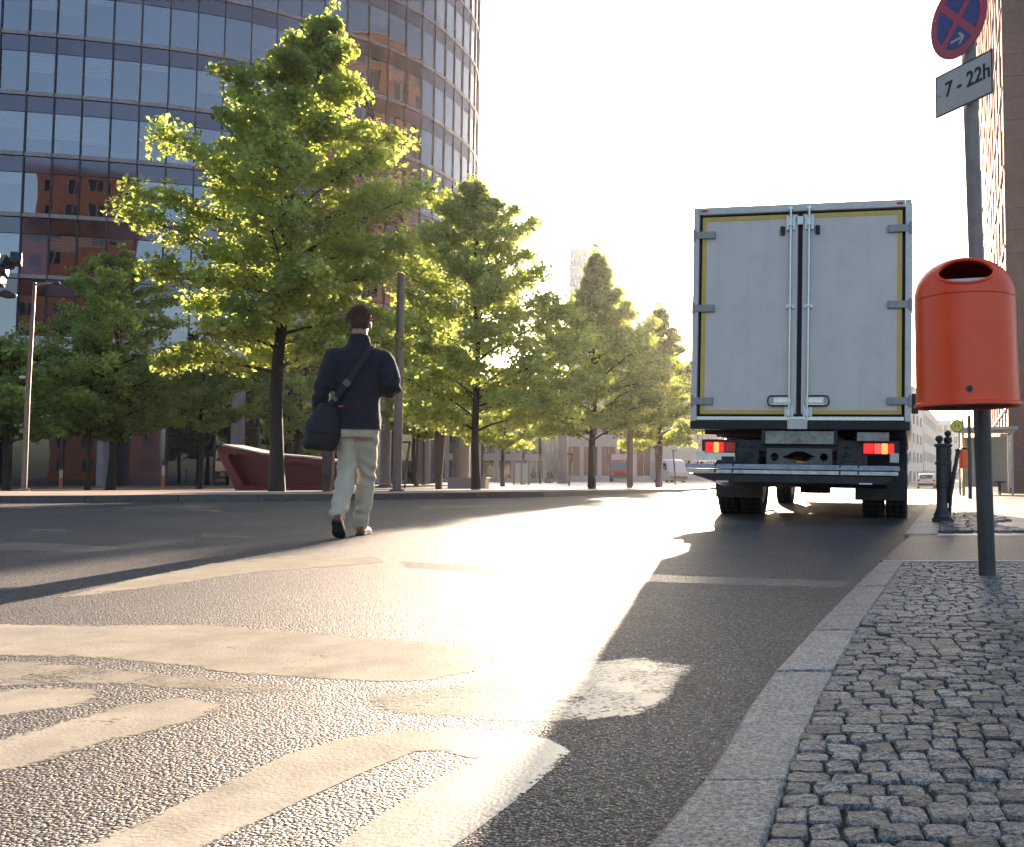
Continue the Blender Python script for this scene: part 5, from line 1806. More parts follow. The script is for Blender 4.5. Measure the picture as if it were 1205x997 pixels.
# body: one continuous surface
bd = MB()
bd.loft([ell((0, 0.0, 0.90), 0.13, 0.09), ell((0, 0, 1.0), 0.135, 0.09), ell((0, 0, 1.15), 0.13, 0.085), ell((0, 0, 1.35), 0.16, 0.095), ell((0, 0, 1.45), 0.15, 0.08), ell((0, 0, 1.52), 0.07, 0.06), ell((0, 0.01, 1.58), 0.058, 0.06), ell((0, 0.02, 1.66), 0.056, 0.062)])
# head: cranium, face, jaw, nose, ears
hc = Vector((0.0, 0.03, 1.715))
ball(bd, hc + Vector((0, -0.008, 0.022)), (0.076, 0.092, 0.094), 20, 14)
ball(bd, hc + Vector((0, 0.03, -0.03)), (0.062, 0.066, 0.088), 18, 12)
ball(bd, hc + Vector((0, 0.06, -0.085)), (0.036, 0.032, 0.026))
bd.loft([ell(hc + Vector((0, 0.095, -0.045)), 0.017, 0.018, n=10), ell(hc + Vector((0, 0.092, -0.02)), 0.013, 0.014, n=10), ell(hc + Vector((0, 0.085, 0.012)), 0.009, 0.010, n=10)])
for s in (-1, 1):
    ball(bd, hc + Vector((s * 0.078, -0.002, -0.012)), (0.010, 0.020, 0.033))
    ball(bd, hc + Vector((s * 0.030, 0.082, 0.018)), (0.020, 0.014, 0.010))
    ball(bd, hc + Vector((s * 0.018, 0.088, -0.058)), (0.018, 0.012, 0.009))
chain(bd, [sL, eL, wL], [0.050, 0.042, 0.030])
chain(bd, [sR, eR, wR], [0.050, 0.042, 0.030])
chain(bd, [hL, kL, aL], [0.082, 0.055, 0.040])
chain(bd, [hR, kR, aR], [0.082, 0.055, 0.040])
def hand(mb_, w, fdir, pdir, side):
    """palm, four fingers of unequal length curled, thumb from the side of the palm"""
    fdir, pdir = fdir.normalized(), pdir.normalized()
    ac = fdir.cross(pdir).normalized() * side
    c = w + fdir * 0.05
    mb_.loft([[w + fdir * t + ac * (hw_ * math.cos(q)) + pdir * (0.016 * math.sin(q)) for q in [2 * math.pi * k / 14 for k in range(14)]] for t, hw_ in ((-0.01, 0.026), (0.02, 0.032), (0.06, 0.041), (0.095, 0.040))])
    for i, (o_, l_) in enumerate(((-0.031, 0.066), (-0.010, 0.078), (0.011, 0.074), (0.031, 0.058))):
        p0 = w + fdir * 0.088 + ac * o_
        p1 = p0 + (fdir * 0.85 + pdir * 0.5).normalized() * l_ * 0.45
        p2 = p1 + (fdir * 0.35 + pdir * 0.9).normalized() * l_ * 0.33
        p3 = p2 + (fdir * -0.25 + pdir * 0.95).normalized() * l_ * 0.26
        mb_.tube([p0, p1, p2, p3], [0.0098, 0.0092, 0.0085, 0.007], 8)
    q0 = w + fdir * 0.025 - ac * 0.026
    q1 = q0 + (fdir * 0.6 - ac * 0.8 + pdir * 0.3).normalized() * 0.038
    q2 = q1 + (fdir * 0.85 - ac * 0.1 + pdir * 0.5).normalized() * 0.032
    mb_.tube([q0, q1, q2], [0.013, 0.0105, 0.008], 8)
hand(bd, wL, (wL - eL) + Vector((0.0, 0.02, -0.05)), Vector((0.6, 0.5, 0.1)), 1)
hand(bd, wR, (wR - eR) + Vector((0, 0, 0.02)), Vector((-0.3, -0.2, 0.8)), -1)
body = link('body', fuse(bd, 0.0068, 3, 0.45, 'body'), M['skin'], man)

# hair: close cap and short strands
hm = MB()
rg = random.Random(8)
for j in range(13):
    th = math.pi * 0.72 * (j + 0.02) / 12
    ring = []
    for k in range(28):
        ph = 2 * math.pi * k / 28
        d = Vector((math.sin(th) * math.cos(ph), math.sin(th) * math.sin(ph), math.cos(th)))
        lim = 0.40 if d.y > 0.25 else 1.0                 # forehead stays free
        d2 = d.copy()
        if d.y > 0.25 and d.z < 0.45:
            d2.z = 0.45
            d2.normalize()
        if abs(d2.x) > 0.55 and d2.y > -0.45 and d2.z < 0.02:
            d2.z = 0.02
            d2.normalize()
        rr_ = 1.0 + 0.07 * mnoise.noise(d * 6) - 0.05 * max(0, -d.z)
        ring.append(hc + Vector((0, -0.010, 0.022)) + Vector((d2.x * 0.089 * rr_, d2.y * 0.106 * rr_, d2.z * 0.117 * rr_)))
    hm.loft([ring, ring], caps=False) if False else None
    if j == 0:
        rings_h = []
    rings_h.append(ring)
hm.loft(rings_h)
for i in range(7000):
    d = Vector((rg.gauss(0, 1), rg.gauss(0, 1), rg.gauss(0, 1))).normalized()
    if d.z < -0.55 or (d.y > 0.3 and d.z < 0.45) or (abs(d.x) > 0.55 and d.y > -0.45 and d.z < 0.02):
        continue
    b0 = hc + Vector((0, -0.010, 0.022)) + Vector((d.x * 0.087, d.y * 0.104, d.z * 0.115))
    tng = d.cross(Vector((rg.gauss(0, 1), rg.gauss(0, 1), rg.gauss(0, 1)))).normalized()
    tip = b0 + (d * 0.75 + tng * 0.5 + Vector((0, -0.1, 0.15 if d.z > 0.3 else -0.35))).normalized() * rg.uniform(0.014, 0.034) * (1.0 if d.z > 0 else 0.5)
    w_ = tng.cross(d) * 0.0017
    hm.add([b0 - w_, b0 + w_, tip], [(0, 1, 2)])
link('hair', hm.mesh('hair', True), M['hair'], man)

# jacket
jk = MB()
jk.loft([ell((0.003, -0.005, 0.862), 0.170, 0.128, 2.4), ell((0.003, -0.005, 0.93), 0.170, 0.126, 2.4), ell((0, 0, 1.08), 0.166, 0.118, 2.4), ell((0, 0.0, 1.22), 0.182, 0.120, 2.5), ell((0, 0.0, 1.34), 0.205, 0.124, 2.6), ell((0, 0, 1.42), 0.215, 0.112, 2.6), ell((0, 0, 1.475), 0.190, 0.092, 2.4), ell((0, 0.0, 1.515), 0.125, 0.080), ell((0, 0.01, 1.545), 0.086, 0.076), ell((0, 0.012, 1.595), 0.080, 0.076), ell((0, 0.014, 1.622), 0.078, 0.074)])
chain(jk, [sL, eL, wL + Vector((0, -0.02, 0.04))], [0.088, 0.068, 0.052])
chain(jk, [sR, eR, wR + Vector((0.02, -0.03, 0))], [0.088, 0.072, 0.052])
me = fuse(jk, 0.0115, 16, 0.5, 'jacket')
def folds(co):
    f_ = 0.0
    f_ += 0.011 * mnoise.noise(Vector((co.x * 9, co.y * 9, co.z * 5))) + 0.005 * mnoise.noise(Vector((co.x * 24, co.y * 24, co.z * 14)))
    # creases inside elbows and at the waist
    f_ += 0.011 * math.sin(co.z * 70 + co.x * 22 + 3 * mnoise.noise(co * 7)) * max(0, 1 - abs(co.z - 1.17) / 0.12) * (1 if abs(co.x) > 0.2 else 0.25)
    f_ += 0.007 * math.sin(co.x * 60 + 4 * mnoise.noise(co * 6)) * max(0, 1 - abs(co.z - 0.93) / 0.14)
    if co.z > 1.33 and co.z < 1.36 and abs(co.x) < 0.2 and co.y < 0:
        f_ -= 0.003
    return f_
displace(me, folds)
jacket = link('jacket', me, M['jacket'], man)
# yoke seam, zip line and hem band
hem = MB()
hem.loft([ell((0.003, -0.005, 0.853), 0.164, 0.122, 2.4), ell((0.003, -0.005, 0.855), 0.174, 0.132, 2.4), ell((0.003, -0.005, 0.880), 0.174, 0.132, 2.4), ell((0.003, -0.005, 0.886), 0.166, 0.124, 2.4)], caps=False)
hem.build('hem_band', M['jacket'], jacket, smooth=True)

# trousers
tr_ = MB()
tr_.loft([ell((0.003, 0.0, 0.78), 0.135, 0.10, 2.4), ell((0.003, -0.004, 0.85), 0.148, 0.106, 2.5), ell((0.003, 0, 0.91), 0.140, 0.098, 2.4), ell((0.003, 0, 0.96), 0.13, 0.09, 2.4)])
aLt, aRt = aL + Vector((0.0, 0.035, 0.02)), aR + Vector((0, 0, 0.01))
chain(tr_, [hL + Vector((0.012, 0, -0.08)), kL, aLt], [0.088, 0.076, 0.062])
chain(tr_, [hR + Vector((-0.012, 0, -0.08)), kR, aRt], [0.088, 0.076, 0.062])
for s, h_ in ((-1, hL), (1, hR)):
    ball(tr_, h_ + Vector((-s * 0.018, -0.040, -0.075)), (0.078, 0.075, 0.09))
me = fuse(tr_, 0.0095, 5, 0.5, 'trousers')
def tfolds(co):
    f_ = 0.006 * mnoise.noise(Vector((co.x * 12, co.y * 12, co.z * 6)))
    side = -1 if co.x < -0.02 else 1
    for zk, sp, am, sl in ((0.50, 0.16, 0.010, 40), (0.76, 0.10, 0.008, 30), (0.22, 0.14, 0.010, -20)):
        f_ += am * math.sin(co.z * 62 + side * co.x * sl + 4.5 * mnoise.noise(Vector((co.x * 6, co.y * 6, co.z * 5)) + Vector((side * 3, 0, zk)))) * max(0, 1 - abs(co.z - zk) / sp) ** 1.2
    if abs(co.x - 0.003) < 0.012 and co.y < 0 and co.z > 0.72:
        f_ -= 0.006 * (1 - abs(co.x - 0.003) / 0.012)
    return f_
displace(me, tfolds)
trousers = link('trousers', me, M['trousers'], man)
for s in (-1, 1):
    MB().box((0.003 + s * 0.075, -0.118, 0.80), (0.075, 0.006, 0.008), Matrix.Rotation(s * 0.12, 3, 'Y')).build('pocket_welt', M['trousers'], trousers, bevel=0.002)

# shoes
def shoe(heel, toe, up, mat_):
    f_ = (toe - heel)
    L0 = f_.length
    f_.normalize()
    sd = f_.cross(up).normalized()
    up = sd.cross(f_).normalized()
    prof = [(-0.012, 0.028, 0.045), (0.02, 0.034, 0.085), (0.06, 0.036, 0.095), (0.11, 0.036, 0.082), (0.16, 0.043, 0.062), (0.21, 0.046, 0.050), (0.255, 0.040, 0.042), (0.285, 0.022, 0.030)]
    rings, srings = [], []
    for y_, w_, h_ in prof:
        y2 = y_ * L0 / 0.28
        c = heel + f_ * y2
        rings.append([c + sd * (w_ * x_) + up * (0.014 + h_ * z_) for x_, z_ in ((-1, 0), (-1.02, 0.35), (-0.75, 0.8), (-0.3, 1.0), (0.3, 1.0), (0.75, 0.8), (1.02, 0.35), (1, 0), (0.5, -0.02), (-0.5, -0.02))])
        arch = 0.006 if 0.08 < y_ < 0.15 else 0.0
        srings.append([c + sd * (w_ * 1.10 * x_) + up * z_ for x_, z_ in ((-1, 0.018), (-1, 0.0 + arch), (1, 0.0 + arch), (1, 0.018))])
    s_ = MB().loft(rings).build('shoe', mat_, man, smooth=True)
    sb = s_.modifiers.new('sub', 'SUBSURF')
    sb.levels = sb.render_levels = 1
    MB().loft(srings).build('sole', M['sole'], s_, bevel=0.003)
    return s_
shoe(aL + Vector((0.0, -0.065, -0.03)), bL + Vector((0.008, 0.03, -0.028)), Vector((0, -0.55, 0.7)), M['shoe_red'])
shoe(aR + Vector((0.0, -0.055, -0.085)), aR + Vector((0.04, 0.225, -0.085)), Vector((0, 0, 1)), M['shoe_red'])
# socks are hidden by the trouser hems

# ---- shoulder bag
bag = empty('shoulder_bag', man.location)
bag.rotation_euler = man.rotation_euler
tag(bag, 'black nylon shoulder bag hanging at the walking man\'s left hip', 'bag')
bm_ = MB()
bc_ = Vector((-0.240, -0.090, 0.865))
rb_ = Matrix.Rotation(R(38), 3, 'Z') @ Matrix.Rotation(R(6), 3, 'Y')
rings = []
for z_, w_, d_ in ((-0.185, 0.075, 0.04), (-0.178, 0.105, 0.065), (-0.14, 0.132, 0.085), (-0.07, 0.140, 0.092), (0.02, 0.132, 0.085), (0.10, 0.112, 0.070), (0.16, 0.085, 0.052), (0.185, 0.060, 0.035), (0.19, 0.03, 0.02)):
    rings.append([bc_ + rb_ @ (Vector((math.copysign(abs(math.cos(q)) ** 0.75 * w_, math.cos(q)), math.copysign(abs(math.sin(q)) ** 0.75 * d_, math.sin(q)), z_)) + Vector((0.02 * z_ / 0.19, 0, 0))) for q in [2 * math.pi * k / 28 for k in range(28)]])
bm_.loft(rings)
me = bm_.mesh('bag_body', True)
bmm = bmesh.new(); bmm.from_mesh(me)
bmesh.ops.subdivide_edges(bmm, edges=bmm.edges, cuts=1, use_grid_fill=True)
bmm.to_mesh(me); bmm.free()
displace(me, lambda co: 0.010 * mnoise.noise(co * 11) + 0.005 * math.sin(co.z * 45 + 5 * mnoise.noise(co * 6)))
me.polygons.foreach_set('use_smooth', [True] * len(me.polygons))
bb_ = link('bag_body', me, M['bag'], bag)
fl_ = MB()
rings = []
for z_, w_, d_ in ((0.192, 0.055, 0.03), (0.165, 0.092, 0.060), (0.10, 0.118, 0.080), (0.02, 0.137, 0.094), (-0.05, 0.144, 0.101), (-0.052, 0.138, 0.096)):
    rings.append([bc_ + rb_ @ (Vector((math.copysign(abs(math.cos(q)) ** 0.75 * w_, math.cos(q)), math.copysign(abs(math.sin(q)) ** 0.75 * d_, math.sin(q)), z_)) + Vector((0.02 * z_ / 0.19, 0, 0))) for q in [math.pi + 0.5 + (math.pi - 1.0) * k / 16 for k in range(17)]])
fl_.loft(rings, caps=False, closed=False)
o = fl_.build('flap', M['bag'], bag, smooth=True)
so = o.modifiers.new('t', 'SOLIDIFY'); so.thickness = 0.006
def ribbon(name, pts, nrm, w_, t_, m_, parent):
    P = [Vector(catmull([tuple(p) for p in pts], i * (len(pts) - 1) / 40)) for i in range(41)]
    Nn = [Vector(catmull([tuple(p) for p in nrm], i * (len(nrm) - 1) / 40)).normalized() for i in range(41)]
    rings = []
    for i in range(41):
        t = (P[min(i + 1, 40)] - P[max(i - 1, 0)]).normalized()
        s_ = t.cross(Nn[i]).normalized()
        n_ = s_.cross(t).normalized()
        rings.append([P[i] + s_ * w_ + n_ * t_, P[i] - s_ * w_ + n_ * t_, P[i] - s_ * w_ - n_ * t_, P[i] + s_ * w_ - n_ * t_])
    return MB().loft(rings).build(name, m_, parent, smooth=False, bevel=0.001)
st_ = ribbon('strap', [(-0.195, -0.130, 1.045), (-0.13, -0.142, 1.13), (-0.04, -0.145, 1.27), (0.035, -0.138, 1.40), (0.085, -0.100, 1.49), (0.10, -0.02, 1.53), (0.085, 0.08, 1.48), (0.02, 0.145, 1.33), (-0.10, 0.150, 1.15), (-0.22, 0.06, 1.04)],
       [(-0.3, -1, 0.1), (-0.15, -1, 0.1), (0, -1, 0.1), (0, -1, 0.2), (0.1, -0.8, 0.6), (0.1, 0, 1), (0, 0.8, 0.6), (0, 1, 0.1), (-0.2, 1, 0), (-0.9, 0.4, 0)], 0.023, 0.0025, M['bag'], bag)
MB().box((-0.075, -0.149, 1.213), (0.058, 0.012, 0.05), Matrix.Rotation(R(33), 3, 'Y')).build('strap_buckle', M['buckle'], st_, bevel=0.004)
MB().box((-0.165, -0.142, 1.09), (0.055, 0.012, 0.03), Matrix.Rotation(R(40), 3, 'Y')).build('strap_buckle', M['buckle'], st_, bevel=0.004)
MB().box(bc_ + rb_ @ Vector((0.07, -0.085, 0.175)), (0.035, 0.012, 0.012)).build('red_label', M['sign_red'], bag, bevel=0.002)
# ================================================================== things on the plaza
def gp(px, Y):
    x = (px - PX) / F * Y
    return Vector((x, Y, plaza_z(x, Y)))
M['corten'] = mat('rust_brown_steel', (0.075, 0.048, 0.042), 0.6, 0.2, var=0.25, scale=4, bump=0.15)
M['lamp_brown'] = mat('lamp_post_brown', (0.16, 0.12, 0.105), 0.45, 0.2, var=0.15, scale=6)
M['seat_red'] = mat('seat_red_shell', (0.095, 0.007, 0.016), 0.4, var=0.12, scale=2)
M['seat_grey'] = mat('seat_top_grey', (0.42, 0.40, 0.38), 0.6, var=0.15, scale=3)
def tall_post(px, Y, h, r, m_, label, name='lamp_post', head=True):
    g_ = gp(px, Y)
    root = empty(name, g_)
    tag(root, label, 'lamp post' if head else 'post')
    MB().lathe([(r * 1.7, 0), (r * 1.7, 0.03), (r * 1.05, 0.05)], n=16).build('base_plate', m_, root, smooth=True)
    MB().tube([(0, 0, 0), (0, 0, h * 0.5), (0, 0, h)], [r, r * 0.95, r * 0.8], 16).build('pole', m_, root, smooth=True)
    MB().box((0, -r - 0.004, 0.75), (r * 0.9, 0.012, 0.32)).build('access_door', m_, root, bevel=0.003)
    if head:
        MB().box((0, -0.35, h + 0.02), (0.16, 0.9, 0.07)).build('lamp_head', m_, root, bevel=0.02)
    return root
tall_post(468, 22.6, 5.3, 0.105, M['lamp_brown'], 'brown lamp post directly right of the walking man', head=False)
tall_post(741.5, 45, 7.0, 0.15, M['lamp_brown'], 'brown lamp post between the two right-hand lime trees')

# thin lamp at the left edge with a cross arm, and a cluster of round lamps
g_ = gp(30, 24)
sl = empty('street_lamp', g_)
tag(sl, 'thin grey street lamp pole with a cross arm at the left edge', 'street lamp')
MB().tube([(0, 0, 0), (0, 0, 2.4), (0.06, 0, 5.4)], [0.065, 0.055, 0.035], 14).build('pole', M['lamp_brown'], sl, smooth=True)
MB().lathe([(0.13, 0), (0.13, 0.05), (0.09, 0.07)], n=14).build('base', M['pole_grey'], sl, smooth=True)
MB().tube([(0.06, 0, 5.33), (0.62, 0, 5.40)], 0.028, 8).build('arm', M['pole_grey'], sl, smooth=True)
MB().lathe([(0.05, 0), (0.10, 0.03), (0.06, 0.10), (0.02, 0.12)], (0.62, 0, 5.33), 12).build('lamp_head', M['iron'], sl, smooth=True)
MB().box((-0.10, -0.05, 2.92), (0.16, 0.08, 0.07)).build('clamp_box', M['sign_white'], sl, bevel=0.01)
g_ = gp(-14, 23)
fc = empty('floodlight_mast', g_)
tag(fc, 'mast with dark floodlights and a round hooded lamp at the far left edge', 'street lamp')
MB().tube([(0, 0, 0), (0, 0, 5.9)], [0.10, 0.07], 14).build('pole', M['pole_grey'], fc, smooth=True)
MB().tube([(0, -0.1, 4.85), (0.45, -0.2, 4.95)], 0.03, 8).build('arm', M['pole_grey'], fc, smooth=True)
MB().lathe([(0.04, 0.10), (0.10, 0.09), (0.19, 0.03), (0.20, 0.0), (0.17, -0.05), (0.02, -0.09)], (0.47, -0.2, 4.82), 20).build('hooded_lamp', M['iron'], fc, smooth=True)
for x_, z_, a_ in ((0.28, 5.45, 20), (0.42, 5.62, -25), (0.20, 5.18, 10), (0.62, 5.70, 30)):
    f_ = MB().box((0, 0, 0), (0.20, 0.26, 0.24)).box((0, -0.15, 0), (0.24, 0.05, 0.28)).build('floodlight', M['iron'], fc, bevel=0.02)
    f_.location = (x_, -0.15, z_)
    f_.rotation_euler = (R(-20), 0, R(a_))
    MB().tube([(0, 0, 5.3), (x_, -0.12, z_)], 0.022, 6).build('arm', M['pole_grey'], fc)

# tapered brown steles
def stele(px, Y, h, w0, w1, m_, label):
    root = empty('steel_stele', gp(px, Y))
    tag(root, label, 'stele', 'tapered steel steles on the plaza')
    d_ = 0.16
    MB().loft([[Vector((s_ * w_ / 2 + o_, y_ * d_ / 2, z_)) for s_, y_ in ((-1, -1), (1, -1), (1, 1), (-1, 1))] for z_, w_, o_ in ((-0.02, w0, 0), (h * 0.30, w0 * 1.35, 0.0), (h, w1, 0.02))]).build('shaft', m_, root, bevel=0.01)
    MB().box((0.02, 0, h + 0.012), (w1 * 1.02, d_ * 1.05, 0.02)).build('cap', M['zinc'], root, bevel=0.004)
    MB().box((0.0, -d_ / 2 - 0.004, h * 0.22), (w0 * 0.75, 0.012, h * 0.10)).build('lamp_slot', M['iron'], root)
    MB().box((0.015, -d_ / 2 - 0.004, h * 0.93), (w1 * 0.72, 0.012, h * 0.07)).build('display_slot', M['iron'], root)
    return root
stele(386.5, 21.5, 1.42, 0.17, 0.24, M['corten'], 'brown steel stele just left of the walking man\'s legs')
stele(517, 34, 2.15, 0.20, 0.38, M['corten'], 'wide brown steel stele between lamp post and second lime trunk')
stele(775, 49, 2.25, 0.22, 0.42, M['corten'], 'brown steel stele at the foot of the right-most lime tree')
# slim bent lamps
def bent_lamp(px, Y, h, label, s=1):
    root = empty('bent_path_lamp', gp(px, Y))
    tag(root, label, 'path lamp', 'slim bent path lamps on the plaza')
    MB().tube([(0, 0, 0), (s * 0.08, 0, h * 0.55), (s * 0.20, 0, h)], [0.05, 0.055, 0.06], 10).build('pole', M['iron'], root, smooth=True)
    MB().box((s * 0.20 - s * 0.12, 0, h + 0.03), (0.42, 0.16, 0.10)).build('lamp_head', M['iron'], root, bevel=0.02)
    return root
bent_lamp(477, 45, 2.2, 'slim bent path lamp beside the brown lamp post')
bent_lamp(670, 60, 2.0, 'slim bent path lamp left of the third lime trunk')
bent_lamp(795, 70, 2.5, 'slim bent path lamp near the white van', -1)

# red moulded seat
g_ = gp(270, 28)
seat = empty('red_moulded_seat', g_)
tag(seat, 'large red moulded seat with grey top, slanting up at its left end', 'seat')
Ls = 3.5
outer = [(0.55, 0.0), (0.02, 1.02), (0.0, 1.20), (0.10, 1.30), (0.40, 1.24), (1.3, 1.05), (2.5, 0.95), (Ls, 0.82), (Ls, 0.0)]
inn = [(0.78, 0.14), (0.30, 0.98), (0.34, 1.08), (0.62, 1.05), (1.4, 0.88), (2.5, 0.78), (Ls - 0.14, 0.66), (Ls - 0.14, 0.14)]
bmx = bmesh.new()
for y_ in (-0.65, 0.65):
    vo = [bmx.verts.new((x, y_, z)) for x, z in outer]
    vi = [bmx.verts.new((x, y_, z)) for x, z in inn]
    es = [bmx.edges.new((vo[i], vo[(i + 1) % len(vo)])) for i in range(len(vo))] + [bmx.edges.new((vi[i], vi[(i + 1) % len(vi)])) for i in range(len(vi))]
    bmesh.ops.triangle_fill(bmx, use_beauty=True, edges=es)
bmx.verts.ensure_lookup_table()
no_, ni_ = len(outer), len(inn)
V = bmx.verts
for i in range(no_):
    j = (i + 1) % no_
    bmx.faces.new((V[i], V[j], V[no_ + ni_ + j], V[no_ + ni_ + i]))
for i in range(ni_):
    j = (i + 1) % ni_
    bmx.faces.new((V[no_ + i], V[no_ + j], V[2 * no_ + ni_ + j], V[2 * no_ + ni_ + i]))
bmesh.ops.recalc_face_normals(bmx, faces=bmx.faces)
me = bpy.data.meshes.new('shell'); bmx.to_mesh(me); bmx.free()
link('shell', me, M['seat_red'], seat)
MB().slab(inn, (0, 0, 0), Vector((1, 0, 0)), Vector((0, 0, 1)), Vector((0, 1, 0)), -0.25, 0.25).build('inner_panel', M['seat_red'], seat)
tp = MB()
top = [(0.12, 1.31), (0.40, 1.25), (1.3, 1.06), (2.5, 0.96), (Ls, 0.83)]
tp.loft([[Vector((x, -0.60, z + 0.004)), Vector((x, 0.60, z + 0.004)), Vector((x, 0.60, z + 0.05)), Vector((x, -0.60, z + 0.05))] for x, z in top])
tp.build('seat_top', M['seat_grey'], seat)

# notice board, slim marker posts
nbd = empty('notice_board', gp(279, 28))
tag(nbd, 'small white notice board on a thin post left of the red seat', 'notice board')
MB().tube([(0, 0, 0), (0, 0, 1.05)], 0.022, 8).build('post', M['pole_grey'], nbd, smooth=True)
MB().box((0, -0.03, 0.92), (0.31, 0.02, 0.22)).build('panel', M['sign_white'], nbd, bevel=0.004)
MB().box((0, -0.03, 0.70), (0.29, 0.02, 0.17)).build('panel', M['sign_white'], nbd, bevel=0.004)
tx = MB()
for k in range(4):
    tx.box((0, -0.0425, 0.75 - k * 0.02 + 0.005), (0.18 - 0.02 * (k % 2), 0.002, 0.008))
MB().box((0, -0.0425, 0.715), (0.16, 0.002, 0.022)).build('print_line', M['ink'], nbd)
M['marker_red'] = mat('marker_orange_red', (0.55, 0.10, 0.05), 0.5)
def marker(px, Y, h, label):
    root = empty('marker_post', gp(px, Y))
    tag(root, label, 'marker post', 'slim marker posts by the lobby')
    MB().tube([(0, 0, 0), (0, 0, h * 0.45)], 0.07, 10).build('shaft', M['marker_red'], root, smooth=True)
    MB().tube([(0, 0, h * 0.45 + 0.001), (0, 0, h * 0.8)], 0.068, 10).build('white_band', M['sign_white'], root, smooth=True)
    MB().tube([(0, 0, h * 0.8 + 0.001), (0, 0, h)], 0.07, 10).build('dark_top', M['iron'], root, smooth=True)
marker(193, 44, 1.35, 'slim red and white marker post before the tower lobby')
marker(73, 44, 1.10, 'short red and white marker post beside the big tower column')
# low dark plinth beside the second lime tree
pt_ = empty('stone_plinth', gp(552, 40))
tag(pt_, 'low grey stone plinth behind the second lime trunk', 'plinth')
MB().box((0, 0, 0.21), (1.6, 0.7, 0.42)).build('body', M['column_grey'], pt_, bevel=0.02)
MB().box((0, 0, 0.45), (1.7, 0.8, 0.06)).build('top_slab', M['kerb_granite'], pt_, bevel=0.01)
# big round column and square post of the hall
for px, Y, r, h, lab in ((545, 62, 0.45, 8.0, 'thick round brown column behind the second lime trunk'), (454, 60, 0.33, 8.0, 'round grey column just right of the walking man')):
    c_ = empty('round_column', gp(px, Y))
    tag(c_, lab, 'column')
    MB().lathe([(r * 1.15, 0), (r * 1.15, 0.15), (r, 0.18), (r, h)], n=24).build('shaft', M['column_grey'], c_, smooth=True)
    MB().lathe([(r, 0), (r * 1.3, 0.25), (r * 1.3, 0.4)], (0, 0, h + 0.001), 24).build('capital', M['column_grey'], c_, smooth=True)
sq_ = empty('square_column', gp(663, 80))
tag(sq_, 'square grey column left of the third lime trunk', 'column')
MB().box((0, 0, 4.5), (0.72, 0.72, 9.0)).build('shaft', M['grey_column'], sq_, bevel=0.03)
MB().box((0, 0, 0.1), (0.9, 0.9, 0.3)).build('footing', M['column_grey'], sq_, bevel=0.03)
# information panel
ip = empty('information_panel', gp(614, 70))
tag(ip, 'upright green glass information panel in a dark frame by two people', 'information panel')
for x_ in (-0.55, 0.0, 0.55):
    MB().box((x_, 0, 0.85), (0.13, 0.12, 1.75)).build('upright', M['grey_column'], ip, bevel=0.01)
M['green_pane'] = mat('pale_green_pane', (0.42, 0.50, 0.44), 0.15, var=0.1)
for x_ in (-0.275, 0.275):
    MB().box((x_, 0, 0.85), (0.41, 0.04, 1.5)).build('pane', M['green_pane'], ip)
MB().box((0, 0, 1.76), (1.28, 0.14, 0.09)).build('top_rail', M['grey_column'], ip, bevel=0.01)
# dark slim poles in front of the hall
for px, Y, lab in ((616, 76, 'thin dark pole rising behind the information panel'), (636, 78, 'thin dark pole right of the two seated people'), (499, 66, 'thin dark pole left of the wide brown stele'), (568, 66, 'thin dark pole right of the second lime trunk')):
    d_ = empty('thin_pole', gp(px, Y))
    tag(d_, lab, 'pole')
    MB().tube([(0, 0, 0), (0, 0, 6.0)], 0.10, 10).build('shaft', M['iron'], d_, smooth=True)
    MB().lathe([(0.16, 0), (0.16, 0.05), (0.1, 0.08)], n=10).build('foot', M['iron'], d_, smooth=True)

# two seated people far off
M['dark_cloth'] = mat('dark_clothes', (0.02, 0.022, 0.035), 0.85, var=0.2)
def seated(px, Y, label, face):
    p_ = empty('person', gp(px, Y), face)
    tag(p_, label, 'person', 'two people sitting before the hall')
    b_ = MB()
    b_.loft([ell((0, 0, 0.42), 0.17, 0.13), ell((0, 0, 0.60), 0.16, 0.12), ell((0, 0.02, 0.85), 0.20, 0.12), ell((0, 0.02, 0.97), 0.17, 0.10), ell((0, 0.03, 1.03), 0.06, 0.06), ell((0, 0.04, 1.10), 0.055, 0.06)])
    ball(b_, (0, 0.05, 1.20), (0.075, 0.092, 0.115))
    for s in (-1, 1):
        chain(b_, [Vector((s * 0.09, 0.0, 0.47)), Vector((s * 0.11, 0.42, 0.48)), Vector((s * 0.11, 0.44, 0.06))], [0.085, 0.065, 0.05])
        chain(b_, [Vector((s * 0.19, 0.02, 0.92)), Vector((s * 0.24, 0.10, 0.66)), Vector((s * 0.12, 0.34, 0.60))], [0.055, 0.045, 0.035])
        b_.tube([(s * 0.11, 0.40, 0.05), (s * 0.11, 0.62, 0.04)], [0.045, 0.035], 8)
        b_.tube([(s * 0.12, 0.34, 0.60), (s * 0.08, 0.44, 0.58)], [0.032, 0.018], 8)
    link('body', fuse(b_, 0.025, 3, 0.5, 'body'), M['dark_cloth'], p_)
    hd = MB(); ball(hd, (0, 0.06, 1.19), (0.078, 0.088, 0.10)); hd.build('head', M['skin'], p_, smooth=True)
    ha = MB(); ball(ha, (0, 0.03, 1.235), (0.086, 0.10, 0.088)); ha.build('hair', M['iron'], p_, smooth=True)
    st = empty('stone_block_seat', gp(px, Y), face)
    tag(st, 'low block seat under the ' + ('left' if px < 637 else 'right') + ' one of the two seated people', 'seat')
    MB().box((0, -0.05, 0.19), (0.6, 0.5, 0.38)).build('block', M['column_grey'], st, bevel=0.02)
    MB().box((0, -0.05, 0.395), (0.62, 0.52, 0.03)).build('seat_board', M['corten'], st, bevel=0.005)
seated(628, 84, 'left one of two dark-clothed people sitting before the hall', R(20))
